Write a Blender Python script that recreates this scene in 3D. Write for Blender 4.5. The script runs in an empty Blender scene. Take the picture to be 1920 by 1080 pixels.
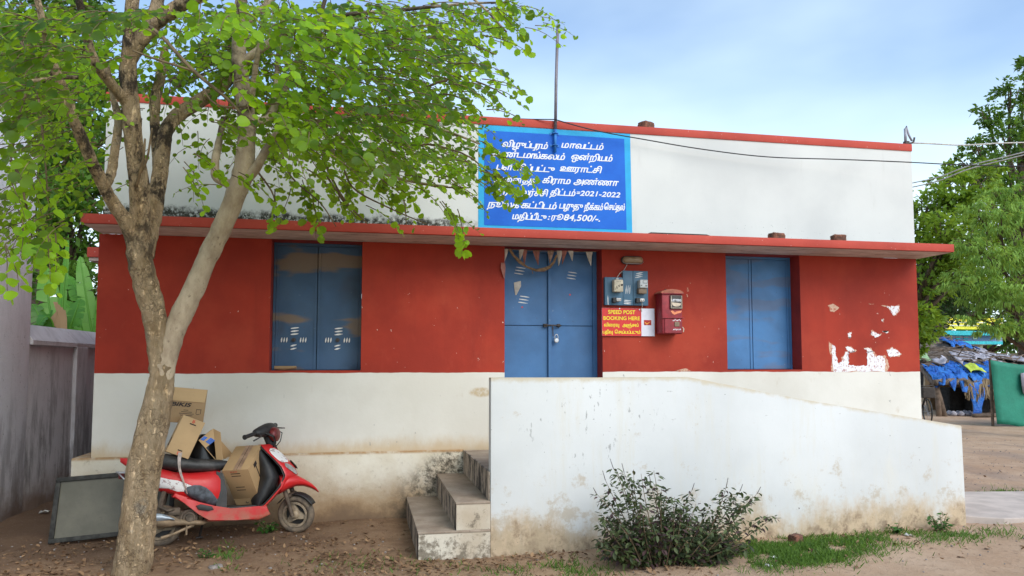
import bpy, bmesh, math, random
import numpy as np
from mathutils import Vector, Matrix, Euler

random.seed(7); rng = np.random.default_rng(11)
SC = bpy.context.scene
COL = SC.collection
R = math.radians

# ------------------------------------------------------------------ camera, sky, sun, exposure
FPX, YAW, PITCH, SHIFT, CAMH = 1400.0, R(11.24), R(3.84), 47.0, 1.6
cam_data = bpy.data.cameras.new('camera')
cam = bpy.data.objects.new('camera', cam_data); COL.objects.link(cam)
cam.location = (0, 0, CAMH); cam.rotation_euler = (R(90) + PITCH, 0, -YAW)
cam_data.sensor_width = 36; cam_data.lens = FPX / 1920 * 36; cam_data.shift_y = SHIFT / 1920
cam_data.clip_start = 0.05; cam_data.clip_end = 2000
SC.camera = cam

SUN_EL, SUN_AZ = R(38), R(152)      # azimuth from +Y (into the picture) towards +X: behind the camera, on the right
world = bpy.data.worlds.new("World"); SC.world = world; world.use_nodes = True
wt = world.node_tree; wt.nodes.clear()
def wn(t, **k):
    n = wt.nodes.new(t)
    for a, b in k.items(): setattr(n, a, b)
    return n
sky = wn('ShaderNodeTexSky', sky_type='NISHITA', sun_disc=False, sun_elevation=SUN_EL, sun_rotation=SUN_AZ, air_density=1.0, dust_density=0.5, ozone_density=1.6)
tc = wn('ShaderNodeTexCoord'); sep = wn('ShaderNodeSeparateXYZ'); wt.links.new(tc.outputs['Generated'], sep.inputs[0])
mp = wn('ShaderNodeMapping'); mp.inputs['Scale'].default_value = (1.0, 1.0, 2.6); mp.inputs['Location'].default_value = (3.1, 0.4, 0.0)
wt.links.new(tc.outputs['Generated'], mp.inputs[0])
no = wn('ShaderNodeTexNoise'); no.inputs['Scale'].default_value = 1.5; no.inputs['Detail'].default_value = 5; no.inputs['Roughness'].default_value = 0.45
wt.links.new(mp.outputs[0], no.inputs[0])
r1 = wn('ShaderNodeMapRange'); r1.inputs[1].default_value = 0.40; r1.inputs[2].default_value = 0.70; r1.inputs[3].default_value = 0.05; r1.inputs[4].default_value = 0.6
wt.links.new(no.outputs[0], r1.inputs[0])
r2 = wn('ShaderNodeMapRange'); r2.inputs[1].default_value = 0.10; r2.inputs[2].default_value = 0.33; r2.inputs[3].default_value = 0.70; r2.inputs[4].default_value = 0.0
wt.links.new(sep.outputs[2], r2.inputs[0])
ad = wn('ShaderNodeMath', operation='ADD', use_clamp=True); wt.links.new(r1.outputs[0], ad.inputs[0]); wt.links.new(r2.outputs[0], ad.inputs[1])
mx = wn('ShaderNodeMix', data_type='RGBA'); mx.inputs[7].default_value = (4.9, 5.9, 6.3, 1)     # thin bright cloud
wt.links.new(ad.outputs[0], mx.inputs[0]); wt.links.new(sky.outputs[0], mx.inputs[6])
bg = wn('ShaderNodeBackground'); bg.inputs[1].default_value = 0.15
wt.links.new(mx.outputs[2], bg.inputs[0])
wo = wn('ShaderNodeOutputWorld'); wt.links.new(bg.outputs[0], wo.inputs[0])

sd = bpy.data.lights.new('sun', 'SUN'); sd.energy = 1.5; sd.angle = R(38); sd.color = (1.0, 0.93, 0.82)
sun = bpy.data.objects.new('sun', sd); COL.objects.link(sun)
sv = Vector((math.sin(SUN_AZ) * math.cos(SUN_EL), math.cos(SUN_AZ) * math.cos(SUN_EL), math.sin(SUN_EL)))
sun.rotation_euler = sv.to_track_quat('Z', 'Y').to_euler(); sun.location = sv * 40
SC.view_settings.view_transform = 'Standard'; SC.view_settings.look = 'None'; SC.view_settings.gamma = 1
SC.view_settings.exposure = 0.74
SC.render.engine = 'CYCLES'
SC.cycles.max_bounces = 8; SC.cycles.transparent_max_bounces = 8; SC.cycles.use_denoising = True

# ------------------------------------------------------------------ helpers
def ray(u, v):
    xc = (u - 960) / FPX; zc = -(v - 540 - SHIFT) / FPX
    d = math.cos(PITCH) - zc * math.sin(PITCH); z = math.sin(PITCH) + zc * math.cos(PITCH)
    return (xc * math.cos(YAW) + d * math.sin(YAW), -xc * math.sin(YAW) + d * math.cos(YAW), z)
def at(u, v, y):
    """the place seen at photo pixel (u, v) at world depth y"""
    r = ray(u, v); t = y / r[1]; return Vector((r[0] * t, y, CAMH + r[2] * t))
def gat(u, v, z=0.0):
    r = ray(u, v); t = (z - CAMH) / r[2]; return Vector((r[0] * t, r[1] * t, z))
def sstep(a, b, x):
    t = min(1, max(0, (x - a) / (b - a))); return t * t * (3 - 2 * t)
def gz(x, y):
    return 0.055 * sstep(2.0, 5.0, x) * sstep(14, 9, x) + 0.012 * math.sin(1.7 * x + 0.6 * y) * math.sin(1.3 * y)

class MB:
    """collects shapes, links them as ONE mesh object"""
    def __init__(self, M=None): self.bm = bmesh.new(); self.M = M or Matrix.Identity(4)
    def v(self, p): return self.bm.verts.new(self.M @ Vector(p))
    def face(self, vs):
        try: return self.bm.faces.new(vs)
        except ValueError: return None
    def poly(self, pts): return self.face([self.v(p) for p in pts])
    def box(self, a, b, bev=0.0):
        (x0, y0, z0), (x1, y1, z1) = a, b
        return self.para((x0, y0, z0), (x1 - x0, 0, 0), (0, y1 - y0, 0), (0, 0, z1 - z0), bev)
    def para(self, o, a, b, c, bev=0.0):
        o, a, b, c = map(Vector, (o, a, b, c))
        P = [o, o + a, o + a + b, o + b, o + c, o + a + c, o + a + b + c, o + b + c]
        vs = [self.v(p) for p in P]
        F = [(0, 3, 2, 1), (4, 5, 6, 7), (0, 1, 5, 4), (1, 2, 6, 5), (2, 3, 7, 6), (3, 0, 4, 7)]
        fs = [self.face([vs[i] for i in f]) for f in F]
        if bev:
            es = list({e for f in fs for e in f.edges})
            bmesh.ops.bevel(self.bm, geom=es, offset=bev, segments=2, affect='EDGES', profile=0.5)
        return self
    def prism(self, pts, d, bev=0.0):
        """planar outline pts (3-D) pushed along vector d"""
        d = Vector(d)
        A = [self.v(p) for p in pts]; B = [self.v(Vector(p) + d) for p in pts]
        n = len(pts); fs = [self.face(A[::-1]), self.face(B)]
        for i in range(n): fs.append(self.face([A[i], A[(i + 1) % n], B[(i + 1) % n], B[i]]))
        fs = [f for f in fs if f]
        if bev:
            es = list(set(fs[0].edges) | set(fs[1].edges))
            bmesh.ops.bevel(self.bm, geom=es, offset=bev, segments=2, affect='EDGES', profile=0.5)
        return self
    def rings(self, rings, cap=True, closed=True):
        V = [[self.v(p) for p in r] for r in rings]
        n = len(V[0])
        for a, b in zip(V, V[1:]):
            for i in range(n if closed else n - 1):
                self.face([a[i], a[(i + 1) % n], b[(i + 1) % n], b[i]])
        if cap and closed:
            self.face(V[0][::-1]); self.face(V[-1])
        return self
    def tube(self, pts, rad, n=8, jit=0.0, rnd=None):
        pts = [Vector(p) for p in pts]
        if not hasattr(rad, '__len__'): rad = [rad] * len(pts)
        rings = []; up = None
        for i, p in enumerate(pts):
            t = (pts[min(i + 1, len(pts) - 1)] - pts[max(i - 1, 0)]).normalized()
            if up is None:
                up = Vector((0, 0, 1)) if abs(t.z) < 0.9 else Vector((1, 0, 0))
            s = t.cross(up).normalized(); up = s.cross(t).normalized()
            ring = []
            for k in range(n):
                an = 2 * math.pi * k / n
                rr = rad[i] * (1 + (rnd.uniform(-jit, jit) if rnd else 0))
                ring.append(p + (s * math.cos(an) + up * math.sin(an)) * rr)
            rings.append(ring)
        return self.rings(rings)
    def lathe(self, prof, c, axis=(0, 0, 1), n=24, cap=True):
        """profile (r, h) turned about axis through c"""
        ax = Vector(axis).normalized(); t = Vector((1, 0, 0)) if abs(ax.x) < 0.9 else Vector((0, 0, 1))
        a = ax.cross(t).normalized(); b = ax.cross(a); c = Vector(c)
        return self.rings([[c + ax * h + (a * math.cos(2 * math.pi * k / n) + b * math.sin(2 * math.pi * k / n)) * r for k in range(n)] for r, h in prof], cap)
    def grid(self, P, thick=None):
        """P[i][j] points -> surface; thick = vector pushes a second skin"""
        n, m = len(P), len(P[0])
        A = [[self.v(p) for p in r] for r in P]
        for i in range(n - 1):
            for j in range(m - 1): self.face([A[i][j], A[i][j + 1], A[i + 1][j + 1], A[i + 1][j]])
        if thick is not None:
            t = Vector(thick); B = [[self.v(Vector(p) + t) for p in r] for r in P]
            for i in range(n - 1):
                for j in range(m - 1): self.face([B[i][j], B[i + 1][j], B[i + 1][j + 1], B[i][j + 1]])
            for i in range(n - 1):
                self.face([A[i][0], A[i + 1][0], B[i + 1][0], B[i][0]]); self.face([A[i][m - 1], B[i][m - 1], B[i + 1][m - 1], A[i + 1][m - 1]])
            for j in range(m - 1):
                self.face([A[0][j], B[0][j], B[0][j + 1], A[0][j + 1]]); self.face([A[n - 1][j], A[n - 1][j + 1], B[n - 1][j + 1], B[n - 1][j]])
        return self
    def build(self, name, mat=None, parent=None, smooth=False, angle=None):
        bmesh.ops.recalc_face_normals(self.bm, faces=self.bm.faces[:])
        me = bpy.data.meshes.new(name); self.bm.to_mesh(me); self.bm.free()
        if smooth:
            for p in me.polygons: p.use_smooth = True
            if angle: me.set_sharp_from_angle(angle=R(angle))
        return link(name, me, mat, parent)

def link(name, me, mat=None, parent=None):
    o = bpy.data.objects.new(name, me); COL.objects.link(o)
    for m in (mat if isinstance(mat, (list, tuple)) else [mat]):
        if m: me.materials.append(m)
    if parent is not None:
        o.parent = parent
        if parent.type == 'EMPTY': o.matrix_parent_inverse = parent.matrix_basis.inverted() if not parent.get('_local') else Matrix.Identity(4)
    return o
def tag(o, label=None, cat=None, group=None, kind=None):
    if label: o['label'] = label
    if cat: o['category'] = cat
    if group: o['group'] = group
    if kind: o['kind'] = kind
    return o
def thing(name, label, cat, loc=(0, 0, 0), group=None, rot=None):
    o = bpy.data.objects.new(name, None); COL.objects.link(o); o.empty_display_size = 0.1
    o.location = loc
    if rot: o.rotation_euler = rot; 
    return tag(o, label, cat, group)
def copy_tree(o, parent=None):
    c = o.copy(); COL.objects.link(c)
    if parent is not None: c.parent = parent
    for ch in list(o.children): copy_tree(ch, c)
    return c

# ------------------------------------------------------------------ materials
class NT:
    def __init__(self, name):
        self.m = bpy.data.materials.new(name); self.m.use_nodes = True
        self.t = self.m.node_tree; self.t.nodes.clear()
        self.out = self.n('ShaderNodeOutputMaterial'); self.p = self.n('ShaderNodeBsdfPrincipled')
        self.l(self.p.outputs[0], self.out.inputs[0]); self.tcn = None
    def n(self, t, **k):
        x = self.t.nodes.new(t)
        for a, b in k.items(): setattr(x, a, b)
        return x
    def l(self, a, b): self.t.links.new(a, b)
    def co(self):
        if not self.tcn: self.tcn = self.n('ShaderNodeTexCoord')
        return self.tcn.outputs['Object']
    def setin(self, sock, v):
        if hasattr(v, 'default_value') or hasattr(v, 'is_linked'): self.l(v, sock)
        elif isinstance(v, (tuple, list)): sock.default_value = (*v, 1) if len(v) == 3 and len(sock.default_value) == 4 else v
        else: sock.default_value = v
    def noise(self, scale, detail=4, rough=0.55, stretch=None, loc=None, dist=0.0):
        x = self.n('ShaderNodeTexNoise'); x.inputs['Scale'].default_value = scale; x.inputs['Detail'].default_value = detail
        x.inputs['Roughness'].default_value = rough; x.inputs['Distortion'].default_value = dist
        c = self.co()
        if stretch or loc:
            mpn = self.n('ShaderNodeMapping'); self.l(c, mpn.inputs[0])
            if stretch: mpn.inputs['Scale'].default_value = stretch
            if loc: mpn.inputs['Location'].default_value = loc
            c = mpn.outputs[0]
        self.l(c, x.inputs['Vector']); return x.outputs[0]
    def voro(self, scale, feature='F1', stretch=None):
        x = self.n('ShaderNodeTexVoronoi', feature=feature); x.inputs['Scale'].default_value = scale
        c = self.co()
        if stretch:
            mpn = self.n('ShaderNodeMapping'); self.l(c, mpn.inputs[0]); mpn.inputs['Scale'].default_value = stretch; c = mpn.outputs[0]
        self.l(c, x.inputs['Vector']); return x
    def sepc(self):
        s = self.n('ShaderNodeSeparateXYZ'); self.l(self.co(), s.inputs[0]); return s.outputs
    def rng(self, x, a, b, c=0.0, d=1.0, smooth=True):
        r = self.n('ShaderNodeMapRange'); r.clamp = True
        if smooth: r.interpolation_type = 'SMOOTHSTEP'
        self.setin(r.inputs[0], x)
        for i, q in enumerate((a, b, c, d)): r.inputs[i + 1].default_value = q
        return r.outputs[0]
    def math(self, op, a, b=0.0, clamp=False):
        x = self.n('ShaderNodeMath', operation=op, use_clamp=clamp); self.setin(x.inputs[0], a); self.setin(x.inputs[1], b); return x.outputs[0]
    def mix(self, f, a, b, blend='MIX'):
        x = self.n('ShaderNodeMix', data_type='RGBA', blend_type=blend); x.clamp_factor = True
        self.setin(x.inputs[0], f); self.setin(x.inputs[6], a); self.setin(x.inputs[7], b); return x.outputs[2]
    def attr(self, name):
        a = self.n('ShaderNodeAttribute', attribute_name=name); return a.outputs['Fac']
    def bump(self, h, strength=0.3, dist=0.01):
        b = self.n('ShaderNodeBump'); b.inputs['Strength'].default_value = strength; b.inputs['Distance'].default_value = dist
        self.l(h, b.inputs['Height']); self.l(b.outputs[0], self.p.inputs['Normal']); return self
    def done(self, col, rough=0.8, metal=0.0, spec=None):
        self.setin(self.p.inputs['Base Color'], col); self.setin(self.p.inputs['Roughness'], rough); self.p.inputs['Metallic'].default_value = metal
        if spec is not None: self.p.inputs['Specular IOR Level'].default_value = spec
        return self.m

def plain(name, col, rough=0.6, metal=0.0, var=0.25, scale=12, spec=None, bump=0.0):
    """one colour with a little wear"""
    t = NT(name)
    dk = tuple(c * (1 - var) for c in col); lt = tuple(min(1, c * (1 + var)) for c in col)
    n = t.noise(scale, 6, 0.6)
    c = t.mix(t.rng(n, 0.3, 0.7), dk, lt)
    if bump: t.bump(t.noise(scale * 6, 5), bump, 0.004)
    return t.done(c, rough, metal, spec)

M = {}
# --- upper wall: white with black mould low on the left
t = NT('white_upper_wall'); s = t.sepc()
c = t.mix(t.rng(t.noise(0.9, 5), 0.35, 0.7), (0.68, 0.69, 0.66), (0.59, 0.60, 0.58))
c = t.mix(t.rng(t.noise(3, 6, 0.7, (2.5, 1, 0.4)), 0.56, 0.8, 0, 0.35), c, (0.52, 0.52, 0.48))
hgt = t.math('ADD', t.math('SUBTRACT', s[2], 3.085), t.math('MULTIPLY', t.math('SUBTRACT', t.noise(5, 6, 0.75), 0.5), -0.32))
mould = t.math('MULTIPLY', t.rng(hgt, 0.015, 0.10, 1, 0), t.rng(s[0], 0.7, 1.5, 1, 0.0))
mould = t.math('MULTIPLY', mould, t.rng(t.noise(24, 5, 0.8), 0.34, 0.52))
c = t.mix(mould, c, (0.035, 0.033, 0.022))
spk = t.math('MULTIPLY', t.rng(t.noise(30, 4, 0.7), 0.66, 0.70), t.rng(s[2], 3.08, 3.35, 0.9, 0.0))
c = t.mix(spk, c, (0.12, 0.12, 0.11))
t.bump(t.noise(14, 8, 0.7), 0.10, 0.01); M['upper'] = t.done(c, 0.85)
# --- lower facade: white below, oxide red above, with scuffs
t = NT('red_and_white_wall'); s = t.sepc()
zz = t.math('ADD', s[2], t.math('MULTIPLY', t.math('SUBTRACT', t.noise(2.2, 3), 0.5), 0.035))
red = t.mix(t.rng(t.noise(1.6, 6, 0.6), 0.3, 0.7), (0.385, 0.034, 0.014), (0.29, 0.024, 0.0105))
red = t.mix(t.rng(t.noise(7, 7, 0.72, (1, 1, 0.6)), 0.55, 0.78, 0, 0.4), red, (0.44, 0.065, 0.033))
red = t.mix(t.rng(t.noise(2.4, 7, 0.7, (1.5, 1, 0.22), (0, 0, 4)), 0.50, 0.74, 0, 0.45), red, (0.22, 0.018, 0.009))
red = t.mix(t.rng(t.noise(1.1, 5, 0.6, None, (9, 0, 3)), 0.50, 0.70, 0, 0.4), red, (0.47, 0.065, 0.028))
sp = t.math('MULTIPLY', t.rng(t.noise(26, 3, 0.6, (1, 1, 0.8)), 0.735, 0.75), t.rng(s[2], 2.6, 2.2, 0, 1))
red = t.mix(sp, red, (0.72, 0.55, 0.48))
wht = t.mix(t.rng(t.noise(1.1, 5), 0.35, 0.7), (0.76, 0.74, 0.67), (0.66, 0.635, 0.56))
wht = t.mix(t.rng(t.noise(9, 6, 0.7, (1, 1, 0.5)), 0.62, 0.8, 0, 0.5), wht, (0.5, 0.42, 0.30))
low = t.math('ADD', s[2], t.math('MULTIPLY', t.math('SUBTRACT', t.noise(4, 6, 0.7, (1, 1, 0.4)), 0.5), 0.3))
wht = t.mix(t.rng(low, 0.68, 0.86, 0.75, 0), wht, (0.55, 0.40, 0.22))
# the wiped-off yellowish patch and the sooty smudges on the white
dx = t.math('MULTIPLY', t.math('SUBTRACT', s[0], 1.24), 7.0); dz = t.math('MULTIPLY', t.math('SUBTRACT', s[2], 1.29), 17.0)
dd = t.math('ADD', t.math('MULTIPLY', dx, dx), t.math('MULTIPLY', dz, dz))
wht = t.mix(t.math('MULTIPLY', t.rng(dd, 0.35, 1.1, 1, 0), t.rng(t.noise(18, 5, 0.7), 0.35, 0.6, 0.2, 0.9)), wht, (0.50, 0.38, 0.22))
wht = t.mix(t.rng(t.noise(22, 3, 0.6, (1, 1, 0.45), (3, 0, 1)), 0.70, 0.74, 0, 0.7), wht, (0.25, 0.25, 0.24))
c = t.mix(t.rng(zz, 1.499, 1.503, smooth=False), wht, red)
t.bump(t.noise(18, 8, 0.7), 0.22, 0.008); M['facade'] = t.done(c, 0.72, spec=0.35)
M['reveal'] = plain('red_reveal_paint', (0.30, 0.024, 0.014), 0.75, var=0.2, scale=5)
# --- plinth
t = NT('dirty_plinth'); s = t.sepc()
c = t.mix(t.rng(t.noise(1.6, 5), 0.35, 0.7), (0.76, 0.72, 0.62), (0.62, 0.55, 0.42))
z1 = t.math('ADD', s[2], t.math('MULTIPLY', t.math('SUBTRACT', t.noise(2.5, 7, 0.7), 0.5), 0.7))
c = t.mix(t.rng(z1, 0.05, 0.62, 1, 0), c, (0.40, 0.27, 0.15))
c = t.mix(t.rng(t.noise(11, 7, 0.75), 0.54, 0.75, 0, 0.55), c, (0.22, 0.16, 0.10))
c = t.mix(t.rng(z1, -0.05, 0.2, 0.8, 0), c, (0.17, 0.11, 0.07))
st = t.math('MULTIPLY', t.rng(s[0], 0.05, 0.75, 0, 1), t.rng(t.math('SUBTRACT', s[2], t.math('MULTIPLY', t.math('SUBTRACT', s[0], 0.45), 0.85)), 0.24, 0.52, 1, 0))
c = t.mix(t.math('MULTIPLY', st, t.rng(t.noise(13, 7, 0.8), 0.40, 0.60)), c, (0.085, 0.07, 0.048))
c = t.mix(t.math('MULTIPLY', t.rng(s[2], 0.655, 0.682), t.rng(t.noise(7, 6, 0.7), 0.32, 0.55, 0.25, 0.95)), c, (0.40, 0.24, 0.11))
t.bump(t.noise(14, 8, 0.75), 0.4, 0.015); M['plinth'] = t.done(c, 0.9)
# --- ramp parapet
t = NT('scuffed_ramp_wall'); s = t.sepc()
c = t.mix(t.rng(t.noise(0.8, 5), 0.35, 0.7), (0.66, 0.675, 0.665), (0.57, 0.585, 0.575))
c = t.mix(t.rng(t.noise(2.0, 6, 0.7, (1, 1, 0.35)), 0.55, 0.8, 0, 0.5), c, (0.68, 0.64, 0.53))
z1 = t.math('ADD', s[2], t.math('MULTIPLY', t.math('SUBTRACT', t.noise(1.9, 7, 0.72, (1, 1, 0.55)), 0.5), -1.05))
c = t.mix(t.rng(z1, 0.10, 0.36, 0.9, 0), c, (0.56, 0.42, 0.26))
c = t.mix(t.math('MULTIPLY', t.rng(z1, 0.02, 0.26, 1, 0), t.rng(t.noise(9, 7, 0.75), 0.42, 0.62)), c, (0.24, 0.17, 0.11))
scr = t.math('MULTIPLY', t.rng(t.noise(15, 4, 0.65, (1.5, 1, 0.5)), 0.60, 0.66), t.rng(t.noise(55, 2, 0.5, (1, 1, 0.3)), 0.5, 0.56))
ex = t.math('SUBTRACT', s[0], 1.95); ez = t.math('MULTIPLY', t.math('SUBTRACT', s[2], 1.08), 1.5)
reg = t.rng(t.math('ADD', t.math('MULTIPLY', ex, ex), t.math('MULTIPLY', ez, ez)), 0.15, 0.6, 1.0, 0.06)
scr = t.math('MULTIPLY', scr, reg)
c = t.mix(t.math('MULTIPLY', scr, 0.75), c, (0.27, 0.27, 0.26))
c = t.mix(t.rng(t.noise(3.2, 8, 0.75, (1.6, 1, 0.16), (7, 0, 0)), 0.50, 0.72, 0, 0.5), c, (0.60, 0.56, 0.45))
c = t.mix(t.rng(t.math('ADD', t.noise(5, 7, 0.75), t.rng(s[2], 0.2, 1.0, 0.07, -0.05)), 0.56, 0.68, 0, 0.6), c, (0.45, 0.36, 0.24))
topz = t.math('SUBTRACT', t.math('MINIMUM', 1.476, t.math('SUBTRACT', 1.962, t.math('MULTIPLY', s[0], 0.1705))), s[2])
c = t.mix(t.rng(t.math('ADD', topz, t.math('MULTIPLY', t.math('SUBTRACT', t.noise(9, 6, 0.7), 0.5), 0.10)), 0.0, 0.05, 0.8, 0), c, (0.52, 0.44, 0.30))
fine = t.rng(t.noise(30, 4, 0.6, (0.35, 1, 1.2)), 0.715, 0.73)
c = t.mix(t.math('MULTIPLY', fine, 0.6), c, (0.30, 0.29, 0.27))
c = t.mix(t.rng(t.noise(34, 3, 0.6), 0.73, 0.75), c, (0.12, 0.11, 0.10))
t.bump(t.noise(16, 8, 0.72), 0.14, 0.01); M['ramp'] = t.done(c, 0.82)
# --- concrete steps
t = NT('step_concrete')
c = t.mix(t.rng(t.noise(4, 7, 0.65), 0.3, 0.7), (0.25, 0.19, 0.14), (0.39, 0.32, 0.25))
c = t.mix(t.rng(t.noise(30, 5, 0.7), 0.58, 0.72, 0, 0.6), c, (0.12, 0.09, 0.07))
t.bump(t.noise(40, 6, 0.7), 0.4, 0.006); M['step'] = t.done(c, 0.9)
t = NT('step_side_paint'); s = t.sepc()
c = t.mix(t.rng(t.noise(2, 5), 0.35, 0.7), (0.62, 0.57, 0.47), (0.46, 0.38, 0.28))
mo = t.math('ADD', t.noise(9, 8, 0.78), t.rng(s[2], 0.0, 0.35, 0.10, -0.04))
c = t.mix(t.rng(mo, 0.52, 0.64, 0, 0.9), c, (0.17, 0.14, 0.10))
c = t.mix(t.rng(t.noise(20, 6, 0.8), 0.60, 0.69, 0, 0.85), c, (0.08, 0.07, 0.05))
t.bump(t.noise(25, 7, 0.75), 0.4, 0.01); M['stepside'] = t.done(c, 0.9)
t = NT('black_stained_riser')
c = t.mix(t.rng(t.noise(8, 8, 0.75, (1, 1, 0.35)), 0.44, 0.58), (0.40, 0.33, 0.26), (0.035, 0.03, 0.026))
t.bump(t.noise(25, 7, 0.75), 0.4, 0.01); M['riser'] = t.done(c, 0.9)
# --- canopy slab
t = NT('red_band_paint')
c = t.mix(t.rng(t.noise(2, 6), 0.35, 0.7), (0.48, 0.062, 0.038), (0.40, 0.046, 0.028))
c = t.mix(t.rng(t.noise(10, 7, 0.75, (0.6, 1, 1)), 0.56, 0.72, 0, 0.5), c, (0.56, 0.12, 0.08))
c = t.mix(t.rng(t.noise(38, 3, 0.6), 0.70, 0.72), c, (0.65, 0.5, 0.45))
t.bump(t.noise(22, 7, 0.7), 0.3, 0.008); M['band'] = t.done(c, 0.75)
t = NT('flaking_soffit')
c = t.mix(t.rng(t.noise(3, 7, 0.7, (1, 2.5, 1)), 0.35, 0.65), (0.62, 0.52, 0.46), (0.43, 0.34, 0.29))
c = t.mix(t.rng(t.noise(6, 8, 0.75, (0.5, 2, 1)), 0.56, 0.63, 0, 0.7), c, (0.22, 0.16, 0.13))
t.bump(t.noise(10, 7, 0.7), 0.4, 0.01); M['soffit'] = t.done(c, 0.9)
t = NT('slab_top_grime')
c = t.mix(t.rng(t.noise(6, 7, 0.7), 0.35, 0.65), (0.10, 0.09, 0.08), (0.2, 0.18, 0.16)); M['slabtop'] = t.done(c, 0.95)
# --- blue sheet metal
def blue(name, base, smear=0.0, seed=0.0):
    t = NT(name)
    c = t.mix(t.rng(t.noise(2.2, 6, 0.6, None, (seed, 0, seed)), 0.3, 0.7), base, tuple(q * 1.35 for q in base))
    if smear:
        sm = t.rng(t.noise(2.3, 3, 0.45, (0.55, 1, 2.0), (seed, 0, 0.35 + seed)), 0.50, 0.57)
        c = t.mix(t.math('MULTIPLY', sm, smear), c, (0.19, 0.135, 0.09))
        dk = t.rng(t.noise(1.6, 3, 0.5, None, (seed + 4, 0, 1)), 0.52, 0.66)
        c = t.mix(t.math('MULTIPLY', dk, smear * 0.75), c, (0.035, 0.045, 0.075))
    c = t.mix(t.rng(t.noise(16, 7, 0.75, None, (seed, 1, 0)), 0.63, 0.75, 0, 0.55), c, (0.28, 0.34, 0.40))
    c = t.mix(t.rng(t.noise(48, 3, 0.6), 0.70, 0.73, 0, 0.6), c, (0.07, 0.05, 0.04))
    t.bump(t.noise(5, 4, 0.5), 0.15, 0.02)
    return t.done(c, t.rng(t.noise(4, 4), 0.3, 0.7, 0.38, 0.6), 0.0, 0.4)
M['blue_smeared'] = blue('smeared_blue_metal', (0.036, 0.082, 0.155), 0.95, 0.0)
M['blue_door'] = blue('blue_door_metal', (0.048, 0.135, 0.29), 0.0, 2.0)
M['blue_light'] = blue('worn_blue_metal', (0.055, 0.17, 0.36), 0.3, 6.0)
M['blue_board'] = blue('meter_board_blue', (0.065, 0.145, 0.22), 0.0, 9.0)
M['bare_metal'] = plain('galvanised_metal', (0.55, 0.56, 0.58), 0.4, 0.8)
M['dark_metal'] = plain('rusty_dark_metal', (0.06, 0.05, 0.045), 0.6, 0.3)
M['ash'] = plain('white_ash_paint', (0.78, 0.78, 0.76), 0.9, var=0.1)
M['sign_cyan'] = plain('cyan_sign_border', (0.018, 0.38, 0.70), 0.7, var=0.08, scale=5, bump=0.2)
t = NT('blue_sign_ground')
c = t.mix(t.rng(t.noise(2.5, 6, 0.6), 0.3, 0.7), (0.008, 0.115, 0.56), (0.012, 0.15, 0.64))
t.bump(t.noise(60, 6, 0.7), 0.35, 0.004); M['sign_blue'] = t.done(c, 0.65, spec=0.3)
M['sign_text'] = plain('white_sign_lettering', (0.80, 0.82, 0.86), 0.75, var=0.06)
M['conduit'] = plain('weathered_pole', (0.20, 0.18, 0.20), 0.6, 0.2, var=0.35, scale=5)
M['pole_blue'] = plain('pole_overpainted_blue', (0.02, 0.17, 0.52), 0.6)
M['peel'] = None
t = NT('peeled_patch')
c = t.mix(t.rng(t.noise(38, 6, 0.75, (1, 1, 0.6)), 0.53, 0.60), (0.80, 0.80, 0.82), (0.42, 0.16, 0.13)); M['peel'] = t.done(c, 0.9)
t = NT('cream_peel'); c = t.mix(t.rng(t.noise(30, 5, 0.7), 0.45, 0.58), (0.62, 0.42, 0.30), (0.46, 0.13, 0.08)); M['peel2'] = t.done(c, 0.9)
# --- boundary walls
def oldwall(name, a, b, dark, amt, top):
    t = NT(name); s = t.sepc()
    c = t.mix(t.rng(t.noise(0.9, 6, 0.6), 0.3, 0.7), a, b)
    stv = t.noise(4.5, 8, 0.75, (1, 1, 0.22))
    fade = t.rng(s[2], 0.2, top, 1, 0.25)
    c = t.mix(t.math('MULTIPLY', t.math('MULTIPLY', t.rng(stv, 0.44, 0.62), fade), amt), c, dark)
    zz = t.math('ADD', s[2], t.math('MULTIPLY', t.math('SUBTRACT', t.noise(3, 7, 0.7), 0.5), 0.6))
    c = t.mix(t.rng(zz, 0.0, 0.40, 0.9, 0), c, (0.20, 0.13, 0.09))
    c = t.mix(t.math('MULTIPLY', t.rng(t.noise(17, 7, 0.8), 0.60, 0.68), 0.7), c, (0.06, 0.055, 0.055))
    t.bump(t.noise(12, 8, 0.72), 0.4, 0.015); return t.done(c, 0.92)
M['oldwall'] = oldwall('weathered_boundary_plaster', (0.68, 0.66, 0.69), (0.56, 0.54, 0.56), (0.15, 0.14, 0.14), 0.75, 2.4)
M['tallwall'] = oldwall('pale_lavender_plaster', (0.86, 0.85, 0.90), (0.82, 0.81, 0.85), (0.20, 0.18, 0.19), 0.6, 1.6)
# --- ground
t = NT('packed_earth'); s = t.sepc()
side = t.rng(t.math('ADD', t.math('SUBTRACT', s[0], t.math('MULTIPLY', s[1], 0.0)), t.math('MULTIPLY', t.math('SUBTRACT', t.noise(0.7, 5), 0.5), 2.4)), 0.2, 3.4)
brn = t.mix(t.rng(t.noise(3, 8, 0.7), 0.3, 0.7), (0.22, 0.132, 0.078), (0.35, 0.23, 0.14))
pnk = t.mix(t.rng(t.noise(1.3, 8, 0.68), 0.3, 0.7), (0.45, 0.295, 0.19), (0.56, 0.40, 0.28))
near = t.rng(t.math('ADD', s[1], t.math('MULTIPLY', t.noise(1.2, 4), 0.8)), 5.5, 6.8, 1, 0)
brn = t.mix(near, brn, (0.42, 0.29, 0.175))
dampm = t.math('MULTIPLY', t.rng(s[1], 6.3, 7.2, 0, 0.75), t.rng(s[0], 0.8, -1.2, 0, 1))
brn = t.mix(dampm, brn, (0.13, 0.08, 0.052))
c = t.mix(side, brn, pnk)
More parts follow.
